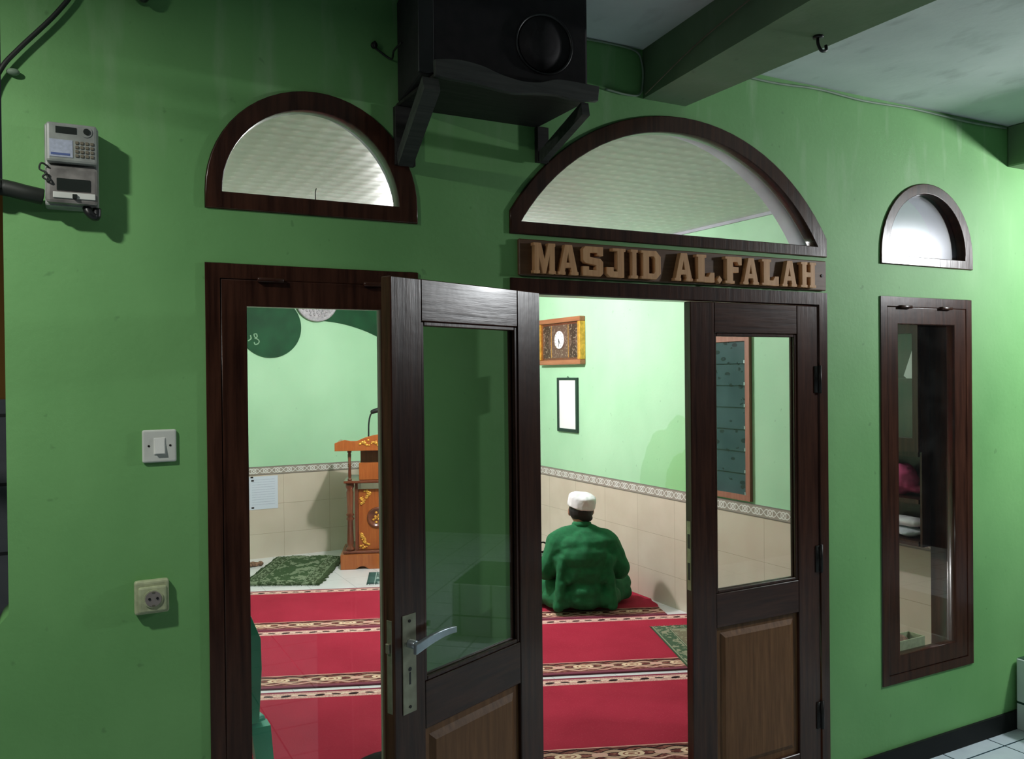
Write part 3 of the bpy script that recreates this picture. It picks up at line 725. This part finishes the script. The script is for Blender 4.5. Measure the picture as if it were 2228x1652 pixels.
pb.location = (PX, PY, CZ + .008); pb.rotation_euler = (0, 0, PR); pb.scale = (1, 1, .942)
tag(pb, 'person in green tunic and white cap sitting cross-legged, back turned, on red carpet', 'person')
# tunic
tn = new()
ell(tn, (0, -.005, .085), (.180, .125, .085)); ell(tn, (0, -.02, .13), (.15, .108, .09)); ell(tn, (0, .005, .16), (.160, .115, .12)); ell(tn, (0, .002, .27), (.172, .130, .13)); ell(tn, (0, .008, .37), (.190, .142, .13)); ell(tn, (0, .018, .45), (.190, .125, .088))
ell(tn, (0, .030, .505), (.130, .095, .055)); capsule(tn, (0, .045, .515), (0, .060, .560), .080, .062)
for s in (-1, 1):
    capsule(tn, (s * .05, .035, .510), (s * .158, .03, .460), .072, .076)
    capsule(tn, (s * .160, .03, .456), (s * .242, .018, .275), .080, .064)
    capsule(tn, (s * .150, .02, .42), (s * .200, .015, .285), .078, .058)
    capsule(tn, (s * .242, .02, .262), (s * .150, .205, .190), .060, .042)
    capsule(tn, (s * .175, -.040, .35), (s * .110, -.085, .22), .034, .024, 8); capsule(tn, (s * .150, -.060, .36), (s * .175, -.095, .10), .034, .030, 8)
    capsule(tn, (s * .14, -.03, .09), (s * .20, .06, .07), .085, .065)
    capsule(tn, (s * .16, -.085, .20), (s * .175, -.085, .045), .030, .040, 8)
to = done(tn, 'tunic', 'green_cloth', pb, True); vox(to, .008, 3, .5); displace(to, .14, .022, .5); displace(to, .07, .009, .5)
tr = new()
for s in (-1, 1):
    capsule(tr, (s * .095, .03, .110), (s * .285, .250, .112), .105, .078); capsule(tr, (s * .285, .255, .105), (-s * .03, .312, .062), .074, .050)
    capsule(tr, (s * .22, .10, .06), (s * .30, .20, .06), .055, .055)
to = done(tr, 'trousers', 'green_cloth', pb, True); vox(to, .010, 3, .5); displace(to, .10, .022, .5)
cl = new(); lathe(cl, [(.060, 0), (.066, .002), (.063, .032), (.057, .034), (.054, .004)], 28, Matrix.Translation((0, .058, .553)) @ Matrix.Rotation(R(-14), 4, 'X'))
done(cl, 'collar', 'green_cloth', pb, True)
hr = new(); ell(hr, hd + Vector((0, -.010, .006)), (.083, .090, .086)); ell(hr, hd + Vector((.012, -.050, -.036)), (.060, .040, .036), Matrix.Rotation(.25, 3, 'Y'))
ho = done(hr, 'hair', 'hair', pb, True); vox(ho, .006, 2)
cp = new()
prof = [(.0955, -.004), (.0965, .0), (.0975, .030), (.0965, .062), (.088, .078), (.060, .086), (.03, .084), (.004, .082)]
lathe(cp, prof, 36, Matrix.Translation(hd + Vector((0, -.008, .032))) @ Matrix.Rotation(R(9), 4, 'Y') @ Matrix.Rotation(R(9), 4, 'X') @ Matrix.Diagonal((.94, 1.04, 1., 1)))
co = done(cp, 'cap', 'white_cloth', pb, True)
sb = co.modifiers.new('s', 'SUBSURF'); sb.levels = 1; sb.render_levels = 2; displace(co, .05, .014, .5)

# prayer rugs -------------------------------------------------------
def rug(name, mat, corner, du, dv, w, l, z, label, shag=0., nx=50, ny=90, group=None):
    """corner + directions; slightly wavy cloth with thickness and fringed ends"""
    du = Vector(du).normalized(); dv = Vector(dv).normalized(); c = Vector(corner)
    bm = new(); g = []
    for j in range(ny + 1):
        row = []
        for i in range(nx + 1):
            x = (i / nx - .5) * w; y = (j / ny - .5) * l
            e = min(w / 2 - abs(x), l / 2 - abs(y))
            h = .008 + shag * (.5 + .5 * noise.noise(Vector((x * 7, y * 5, 3)))) * min(1, e / .02 + .2) + shag * .35 * noise.noise(Vector((x * 60, y * 60, 1)))
            jx = shag * .9 * noise.noise(Vector((y * 30, 0, i // nx * 5.))) if e < .02 else 0
            row.append(bm.verts.new((x + jx, y + jx, max(h, .005))))
        g.append(row)
    for j in range(ny):
        for i in range(nx): bm.faces.new((g[j][i], g[j][i + 1], g[j + 1][i + 1], g[j + 1][i])).smooth = True
    per = [g[0][i] for i in range(nx + 1)] + [g[j][nx] for j in range(1, ny + 1)] + [g[ny][i] for i in range(nx - 1, -1, -1)] + [g[j][0] for j in range(ny - 1, 0, -1)]
    lo = [bm.verts.new((v.co.x, v.co.y, 0)) for v in per]; n = len(per)
    for k in range(n): bm.faces.new((per[k], lo[k], lo[(k + 1) % n], per[(k + 1) % n]))
    o = done(bm, name, mat)
    ang_ = math.atan2(du.y, du.x)
    ctr = c + du * w / 2 + dv * l / 2
    o.location = (ctr.x, ctr.y, z); o.rotation_euler = (0, 0, ang_)
    for s in (-1, 1):
        fr = new()
        for i in range(70):
            x = (i / 69 - .5) * w; tube(fr, [(x, s * (l / 2 - .004), .004), (x + random.uniform(-.004, .004), s * (l / 2 + .022 + random.uniform(0, .01)), .002)], .0018, 4)
        f = done(fr, 'fringe', mat, o)
    return tag(o, label, 'prayer rug', group)
rug('prayer_rug', 'shag', (1.215, 4.160), (.88, -.475), (.40, .915), .575, .93, ZI + .001, 'shaggy dark green prayer rug on white tiles left of the lectern', .030)
rug('prayer_rug', 'rug_grey', (2.075, 4.155), (.80, -.60), (-.12 * 0 + .60, .80), .50, .02 + .0, ZI + .001, 'x') if False else None
rug('prayer_rug', 'rug_grey', (2.030, 3.745), (.93, -.37), (.17, .985), .62, .34, ZI + .001, 'grey green prayer rug on white tiles in front of the lectern', .0, 30, 30)
rug('prayer_rug', 'rug_flat', (2.775, .93), (.93, -.369), (.369, .93), .62, .95, CZ, 'flat green prayer rug with beige borders on the red carpet behind the right door leaf', .0)
c_ = new()
for k in range(7): ell(c_, (random.uniform(-.05, .05), random.uniform(-.03, .03), .018), (.035, .022, .018), Matrix.Rotation(random.uniform(0, 3), 3, 'Z'))
o = done(c_, 'crumpled_cloth', 'brown_cloth', None, True); o.location = (1.395, 4.80, ZI + .001); tag(o, 'small crumpled brown cloth on the tiles by the far wall', 'cloth')

# lectern -----------------------------------------------------------
LT = empty('lectern', (1.962, 4.300, ZI), 'orange varnished wooden lectern with gold carvings and turned columns', 'lectern', CA)
W_ = .80; D_ = .46
shape('base', [[(0, 0), (.115, 0), (.135, .012), (.155, .022), (.185, .022), (.205, .012), (.225, 0), (W_ - .225, 0), (W_ - .205, .012), (W_ - .185, .022), (W_ - .155, .022), (W_ - .135, .012), (W_ - .115, 0), (W_, 0), (W_, .118), (0, .118)]], 0, D_, 'orange_wood', LT, .003)
bx('base_moulding', 'red_wood', LT, .02, W_ - .02, .02, D_ - .02, .1185, .142, bev=.006)
bx('front_panel', 'orange_wood', LT, .14, W_ - .14, .070, .095, .143, .630, bev=.003)
bx('side_panel', 'red_wood', LT, .115, .139, .05, D_ - .05, .143, .685); bx('side_panel', 'red_wood', LT, W_ - .139, W_ - .115, .05, D_ - .05, .143, .685)
bx('ledge', 'red_wood', LT, .03, W_ - .03, .0, D_ - .02, .686, .706, bev=.004)
bx('upper_block', 'orange_wood', LT, .15, W_ - .15, .04, D_ - .05, .707, .845, bev=.003)
bx('recess', 'red_wood', LT, .16, W_ - .16, .10, D_ - .06, .846, .945)
def column(x, y, z0, z1, r):
    bm = new(); H = z1 - z0
    pr_ = [(r * 1.3, 0), (r * 1.3, .04 * H), (r * .8, .06 * H), (r * 1.05, .12 * H), (r * .85, .44 * H), (r * 1.3, .47 * H), (r * .8, .50 * H), (r * 1.3, .53 * H), (r * .85, .56 * H), (r * 1.1, .86 * H), (r * .8, .90 * H), (r * 1.3, .94 * H), (r * 1.3, H)]
    lathe(bm, pr_, 18, Matrix.Translation((x, y, z0))); done(bm, 'column', 'red_wood', LT, True)
for x in (.075, W_ - .075):
    column(x, .055, .1425, .6855, .026); column(x, .055, .7065, .9445, .013)
tp = [(-.035, .946), (W_ + .035, .946), (W_ + .035, 1.008)]
half = [(-.035, 1.008), (.0, 1.022), (.045, 1.034), (.09, 1.024), (.14, 1.024), (.20, 1.050), (.27, 1.068), (.33, 1.078), (.40, 1.082)]
tp += [(W_ - x, z) for x, z in half[1:]] + half[::-1][1:]
shape('desk_front', [tp], -.012, .014, 'orange_wood', LT, .002)
bx('desk_side', 'orange_wood', LT, -.033, -.013, .0145, D_ - .02, .946, 1.004); bx('desk_side', 'orange_wood', LT, W_ + .013, W_ + .033, .0145, D_ - .02, .946, 1.004)
bx('desk_top', 'red_wood', LT, -.0125, W_ + .0125, .0145, D_ - .02, .9465, .962)
def carving(pts, y):
    bm = new()
    for x, z, r in pts: ell(bm, (x, y, z), (r, .006, r * .75), None, 10, 6)
    return bm
sw = [(.165 + .018 * k, 1.000 + .012 * math.sin(k * 1.3), .012 + .004 * math.sin(k)) for k in range(14)] + [(.20 + .03 * k, 1.020 + .01 * math.sin(k * 2), .010) for k in range(8)]
done(carving(sw, -.014), 'gold_scroll', 'gold', LT, True); done(carving([(W_ - x, z, r) for x, z, r in sw], -.014), 'gold_scroll', 'gold', LT, True)
random.seed(3)
for mir in (False, True):
    lowc = [(.155 + random.uniform(0, .085) * (1 - k / 24), .155 + .135 * k / 24, random.uniform(.008, .016)) for k in range(22)]
    upc = [(.155 + random.uniform(0, .11) * (1 - k / 24), .620 - .13 * k / 24, random.uniform(.008, .015)) for k in range(22)]
    for s_ in (lowc, upc): done(carving([((W_ - x if mir else x), z, r) for x, z, r in s_], .068), 'gold_corner', 'gold', LT, True)
bm = new(); lathe(bm, [(.075, 0), (.083, .006), (.078, .014), (.066, .010), (.062, .003)], 32, Matrix.Translation((.29, .070, .40)) @ Matrix.Rotation(R(90), 4, 'X')); done(bm, 'medallion_ring', 'red_wood', LT, True)
done(carving([(.29 + .035 * math.cos(k * .9) * (k % 3) / 2, .40 + .04 * math.sin(k * .9) * (k % 3) / 2, .012) for k in range(14)], .066), 'gold_script', 'gold', LT, True)
MC = empty('microphone', (2.215, 4.33, ZI + .965), 'black gooseneck microphone standing on the lectern', 'microphone')
bm = new(); lathe(bm, [(.045, 0), (.045, .012), (.015, .022)], 20); done(bm, 'stand_base', 'black', MC)
bm = new(); tube(bm, smoothpath([(0, 0, .02), (.002, 0, .12), (.004, -.005, .20), (.018, -.015, .265), (.05, -.03, .292)]), .007, 8); done(bm, 'gooseneck', 'black', MC, True)
bm = new(); capsule(bm, (.030, -.022, .285), (.075, -.045, .300), .018, .021); done(bm, 'microphone_head', 'black', MC, True)

# things on the far wall ----------------------------------------------
DC = empty('calligraphy_disc', (1.605, 5.08, 2.105), 'round dark green calligraphy disc on the far mint wall', 'wall disc')
bm = new(); cyl(bm, (0, -.006, 0), .262, .012, 'y', 56); done(bm, 'disc', 'disc_green', DC)
for q in ([(-.135, -.10), (-.115, -.085), (-.12, -.06), (-.14, -.065), (-.13, -.09), (-.10, -.115), (-.105, -.14), (-.13, -.15), (-.14, -.13)], [(-.19, -.12), (-.165, -.10), (-.17, -.07)]):
    bm = new(); tube(bm, smoothpath([(x, -.0135, z) for x, z in q]), .006, 6); done(bm, 'script_stroke', 'faint_white', DC, True)
acx, acz, ar = 1.98, .87, 1.30
arcp = [(acx + ar * math.sin(a), acz + ar * math.cos(a) * 1.0) for a in [R(3 + 47 * k / 20) for k in range(21)]]
sp = shape('arch_valance', [arcp + [(arcp[-1][0], 2.50), (arcp[0][0], 2.50)]], 5.064, 5.08, 'disc_green')
tag(sp, 'dark green arched panel right of the round medallion on the far wall', 'arch panel')
MD = empty('medallion', (2.000, 5.044, 2.345), 'round pale carved medallion at the top of the far wall', 'medallion')
bm = new(); lathe(bm, [(.185, -.018), (.188, .004), (.178, .014), (.168, .006), (.160, .008), (.02, .010)], 44, Matrix.Rotation(R(90), 4, 'X')); done(bm, 'disc', 'silver', MD, True)
random.seed(11); bm = new()
for k in range(70):
    a = k * 2.4; r_ = .150 * math.sqrt(k / 70); ell(bm, (r_ * math.cos(a), -.011, r_ * math.sin(a)), (.014, .007, .009), Matrix.Rotation(a, 3, 'Y'), 8, 6)
done(bm, 'carved_relief', 'silver', MD, True)
NT = empty('notice_paper', (1.528, 5.07, .697), 'white printed notice taped below the border tiles', 'notice')
bm = new(); box(bm, -.122, .122, -.0015, 0, -.140, .140); done(bm, 'sheet', 'notice', NT)
for x, z in ((-.095, .133), (-.09, .105), (-.09, -.125)):
    bm = new(); box(bm, x - .01, x + .012, -.003, -.0016, z - .005, z + .008); done(bm, 'tape', 'dark_metal', NT)

# things on the side wall --------------------------------------------------
CK = empty('wall_clock', (3.55, 3.470, 1.938), 'wide gold and brown framed wall clock with small white dial', 'clock')
def framebars(p, hy, hz, w, d, ma, mb):
    for s in (-1, 1):
        bx('frame_side', mb, p, -d, 0, s * hy - w * (s > 0), s * hy + w * (s < 0), -hz + w + .0005, hz - w - .0005, bev=.005, seg=2)
        bx('frame_rail', ma, p, -d - .002, 0, -hy, hy, s * hz - w * (s > 0), s * hz + w * (s < 0), bev=.006, seg=2)
framebars(CK, .318, .185, .038, .052, 'rail_wood', 'gold')
bx('inner_frame', 'red_wood', CK, -.034, -.001, -.281, .281, -.148, .148)
bm = new(); box(bm, -.0365, -.034, -.262, .262, -.130, .130); done(bm, 'ornament_panel', 'ornament', CK)
for s in (-1, 1): bx('panel_strip', 'gold', CK, -.038, -.0364, s * .128 - .003, s * .128 + .003, -.128, .128)
DX = Matrix.Rotation(R(-90), 4, 'Y')
bm = new(); lathe(bm, [(.070, 0), (.072, .006), (.066, .009)], 40, Matrix.Translation((-.0366, 0, .012)) @ DX); dl_ = done(bm, 'dial', 'dial', CK)
for k in range(12):
    a = R(30 * k); y, z = -.055 * math.sin(a), .055 * math.cos(a) + .012
    bm = new(); box(bm, -.0465, -.0457, -.0015, .0015, -.005, .005); t_ = done(bm, 'hour_mark', 'black', dl_)
    t_.location = (0, y, z); t_.rotation_euler = (-a * -1, 0, 0)
for a, ln, w_ in ((R(183), .050, .0022), (R(150), .038, .003)):
    bm = new(); box(bm, -.0478, -.0468, -w_, w_, -.008, ln); t_ = done(bm, 'clock_hand', 'black', dl_); t_.location = (0, 0, .012); t_.rotation_euler = (a, 0, 0)
PF = empty('framed_sheet', (3.55, 3.405, 1.437), 'narrow black framed white sheet hanging under the clock', 'picture')
hy, hz, w_ = .150, .214, .026
bx('frame', 'dark_frame', PF, -.018, 0, -hy, -hy + w_, -hz, hz, bev=.002); bx('frame', 'dark_frame', PF, -.018, 0, hy - w_, hy, -hz, hz, bev=.002)
bx('frame', 'dark_frame', PF, -.018, 0, -hy + w_, hy - w_, hz - w_ * .7, hz, bev=.002); bx('frame', 'dark_frame', PF, -.018, 0, -hy + w_, hy - w_, -hz, -hz + w_, bev=.002)
bx('sheet', 'bright_white', PF, -.010, -.004, -hy + w_ * .6, hy - w_ * .6, -hz + w_ * .6, hz - w_ * .5)
bm = new(); tube(bm, [(-.004, -.012, hz), (-.006, 0, hz + .012), (-.004, .012, hz)], .002, 6); done(bm, 'hanger', 'dark_frame', PF)

# covered stand beside the person
ST = empty('covered_stand', (2.900, 3.02, CZ), 'low stand draped in pale patterned cloth with a dark scroll finial', 'stand')
bm = new(); box(bm, -.16, .16, -.11, .11, .0, .265, bev=.02, seg=2); o = done(bm, 'patterned_cover', 'pattern_cloth', ST, True)
for s in (-1, 1):
    sc = [(s * (.125 - .035 * math.cos(t)) - .0 , -.09, .300 + .035 * math.sin(t)) for t in [k * .55 - 1.3 for k in range(9)]]
    bm = new(); tube(bm, smoothpath(sc, 3), .006, 8); done(bm, 'scroll', 'dark_metal', ST, True)
bx('top_rail', 'dark_metal', ST, -.15, .15, -.10, -.085, .262, .274)

# plastic chair inside the left window --------------------------------------
CH = empty('plastic_chair', (.352, .60, CZ), 'green moulded plastic chair just inside the left window', 'chair')
bm = new(); g = []
for j in range(9):
    row = []
    for i in range(13):
        u = i / 12 - .5; t = j / 8; w = .43 - .05 * t
        row.append(bm.verts.new((u * w, -.14 + .40 * t, .435 + .022 * (abs(u) * 2) ** 2 - .015 * math.sin(t * 3.1))))
    g.append(row)
for j in range(8):
    for i in range(12): bm.faces.new((g[j][i], g[j][i + 1], g[j + 1][i + 1], g[j + 1][i]))
o = done(bm, 'seat', 'teal_plastic', CH, True); sd = o.modifiers.new('t', 'SOLIDIFY'); sd.thickness = .014; sd.offset = -1
outer = [(-.195, .02), (.195, .02), (.200, .20), (.195, .30), (.165, .375), (.10, .405), (-.10, .405), (-.165, .375), (-.195, .30), (-.200, .20)]
holes = [[(x - .016, .08), (x + .016, .08), (x + .016, .33), (x - .016, .33)] for x in (-.12, -.06, 0, .06, .12)]
o = shape('backrest', [outer] + holes, -.006, .006, 'teal_plastic', CH, .002); o.location = (0, -.150, .425); o.rotation_euler = (R(8), 0, 0)
for sx in (-1, 1):
    for y0, y1 in ((-.13, -.17), (.24, .27)):
        bm = new(); q = []
        for z, x, y, w in ((.43, .200, y0, .030), (.0, .240, y1, .018)):
            q.append([bm.verts.new((sx * x + a * w, y + b * w, z)) for a, b in ((-1, -1), (1, -1), (1, 1), (-1, 1))])
        for k in range(4): bm.faces.new((q[0][k], q[0][(k + 1) % 4], q[1][(k + 1) % 4], q[1][k]))
        bm.faces.new(q[0]); bm.faces.new(q[1][::-1]); done(bm, 'leg', 'teal_plastic', CH)
M['dull_black'] = plain('dull black cloth', (.012, .012, .012), .95, spec=.1)
bm = new(); lathe(bm, [(.05, 0), (.105, .006), (.115, .03), (.10, .06), (.06, .078), (.01, .082)], 28, Matrix.Diagonal((1, .8, 1, 1)))
o = done(bm, 'cushion', 'dull_black', None, True); o.location = (1.075, .800, CZ); tag(o, 'low rounded black cushion on the red carpet behind the left window', 'cushion')

# cabinet on the side wall, seen through the right window --------------------
CB = empty('wall_cabinet', (3.550, .47, .895), 'dark wooden wall cabinet with open shelves behind the right window', 'cabinet')
d_ = .165; y0, y1 = -.293, .28
bx('side_panel', 'wood', CB, -d_, 0, y0, y0 + .010, 0, 1.02); bx('side_panel', 'wood', CB, -d_, 0, y1 - .018, y1, 0, 1.02)
bx('back_panel', 'wood', CB, -.008, 0, y0 + .018, y1 - .018, 0, 1.02); bx('top_panel', 'wood', CB, -d_ - .01, 0, y0 - .01, y1 + .01, 1.0205, 1.04)
bx('bottom_panel', 'wood_h', CB, -d_, -.0085, y0 + .0185, y1 - .0185, 0, .022)
for z in (.190, .402): bx('shelf', 'wood', CB, -d_, -.0085, y0 + .0185, y1 - .0185, z, z + .020)
dd = shape('cabinet_door', [rect(y0 + .002, y1 - .002, .424, 1.018), rect(y0 + .030, y1 - .062, .486, .955)], -d_ - .022, -d_ - .002, 'wood', CB, axis='yz')
bx('cabinet_pane', 'glass', dd, -d_ - .014, -d_ - .010, y0 + .028, y1 - .060, .484, .957)
def heap(name, mat, ells, loc, label, size=.006, fold=.02, fs=.05, cat='cloth', group=None):
    bm = new()
    for c, r in ells: ell(bm, c, r)
    o = done(bm, name, mat, None, True); vox(o, size, 3, .5); displace(o, fs, fold, .5); o.location = loc
    return tag(o, label, cat, group)
heap('cloth_bundle', 'pink_cloth', [((-.01, -.14, .075), (.052, .075, .072)), ((0, .0, .070), (.055, .085, .070)), ((0, .12, .055), (.048, .075, .050)), ((0, 0, .030), (.060, .24, .028))], (3.470, .47, 1.108), 'crumpled magenta cloth on the upper open shelf of the wall cabinet')
heap('folded_cloth', 'grey_cloth', [((0, -.06, .024), (.054, .12, .020)), ((0, .05, .022), (.054, .08, .018)), ((-.01, -.10, .018), (.05, .06, .016))], (3.462, .40, .920), 'grey white folded cloth at the bottom of the stack in the cabinet', fold=.010)
heap('folded_cloth', 'white_cloth', [((0, -.06, .026), (.052, .10, .024)), ((0, .02, .024), (.050, .06, .020))], (3.462, .375, .962), 'thicker white folded cloth on top of the stack in the cabinet', fold=.012)
heap('cloth_bundle', 'maroon_cloth', [((0, 0, .055), (.050, .060, .048)), ((0, .02, .03), (.05, .07, .028))], (3.465, .655, .921), 'dark maroon cloth bundle beside the white folded stack')
wp = shape('white_shape', [[(-.062, .002), (-.052, .0), (-.012, .0), (.004, .012), (-.046, .145), (-.060, .140)]], -.002, .002, 'bright_white', axis='yz'); wp.location = (3.400, .272, 1.648)
# bright white flat shape stands behind the cabinet pane on an inner shelf
bx('inner_shelf', 'wood', CB, -d_, -.0085, y0 + .0185, y1 - .0185, .735, .7525); tag(wp, 'bright white slanted flat shape behind the glass of the wall cabinet', 'paper')
bm = new(); box(bm, -.10, .10, -.040, .040, 0, .004); box(bm, -.10, .10, -.040, -.036, .004, .100); box(bm, -.10, .10, .036, .040, .004, .100); box(bm, -.10, -.096, -.036, .036, .004, .100); box(bm, .096, .10, -.036, .036, .004, .100)
o = done(bm, 'open_box', 'cream_plastic'); o.location = (3.130, .095, .4575); tag(o, 'open pale box on the sill inside the right window', 'box')
bm = new(); ell(bm, (0, 0, .055), (.070, .030, .054)); o = done(bm, 'pouch', 'brown_cloth', None, True); o.location = (3.110, .095, .4620); tag(o, 'dark rounded pouch lying in the open pale box', 'pouch')

# ================================================================== LIGHT
def lamp(name, kind, loc, power, col, size=.05, rot=None):
    l = bpy.data.lights.new(name, kind); l.energy = power; l.color = col
    if kind == 'AREA': l.shape = 'DISK'; l.size = size
    else: l.shadow_soft_size = size
    o = bpy.data.objects.new(name, l); COL.objects.link(o); o.location = loc
    if rot: o.rotation_euler = rot
    return o
lamp('veranda_lamp_left', 'AREA', (-.72, -.88, 2.70), 25, (1., 1., .93), .10)
lamp('veranda_lamp_right', 'POINT', (4.45, -1.08, 2.36), 122, (.95, .98, 1.), .07)
lamp('prayer_room_lamp', 'POINT', (1.98, 2.85, 2.42), 138, (1., .955, .96), .04)
w = bpy.data.worlds.new('night'); S.world = w; w.use_nodes = True
w.node_tree.nodes['Background'].inputs[0].default_value = (.8, .9, 1., 1); w.node_tree.nodes['Background'].inputs[1].default_value = .014

# ================================================================== CAMERA
yaw, pit, rol, F = R(28.1), R(-.42), R(.593), 1850.
f = Vector((math.sin(yaw) * math.cos(pit), math.cos(yaw) * math.cos(pit), math.sin(pit))); r = Vector((math.cos(yaw), -math.sin(yaw), 0)); d = f.cross(r)
r2 = r * math.cos(rol) + d * math.sin(rol); d2 = -r * math.sin(rol) + d * math.cos(rol)
cam = bpy.data.cameras.new('camera'); cam.sensor_width = 36; cam.lens = F / 2228 * 36; cam.clip_start = .02
co = bpy.data.objects.new('camera', cam); COL.objects.link(co)
mw = Matrix((( r2.x, -d2.x, -f.x, 0), (r2.y, -d2.y, -f.y, -2.3), (r2.z, -d2.z, -f.z, 1.69), (0, 0, 0, 1)))
co.matrix_world = mw
S.camera = co
S.view_settings.view_transform = 'Standard'; S.view_settings.look = 'None'; S.view_settings.exposure = 0.; S.view_settings.gamma = 1.
S.view_settings.use_curve_mapping = False
S.cycles.use_denoising = True; S.cycles.max_bounces = 10; S.cycles.transparent_max_bounces = 16; S.cycles.sample_clamp_indirect = 6
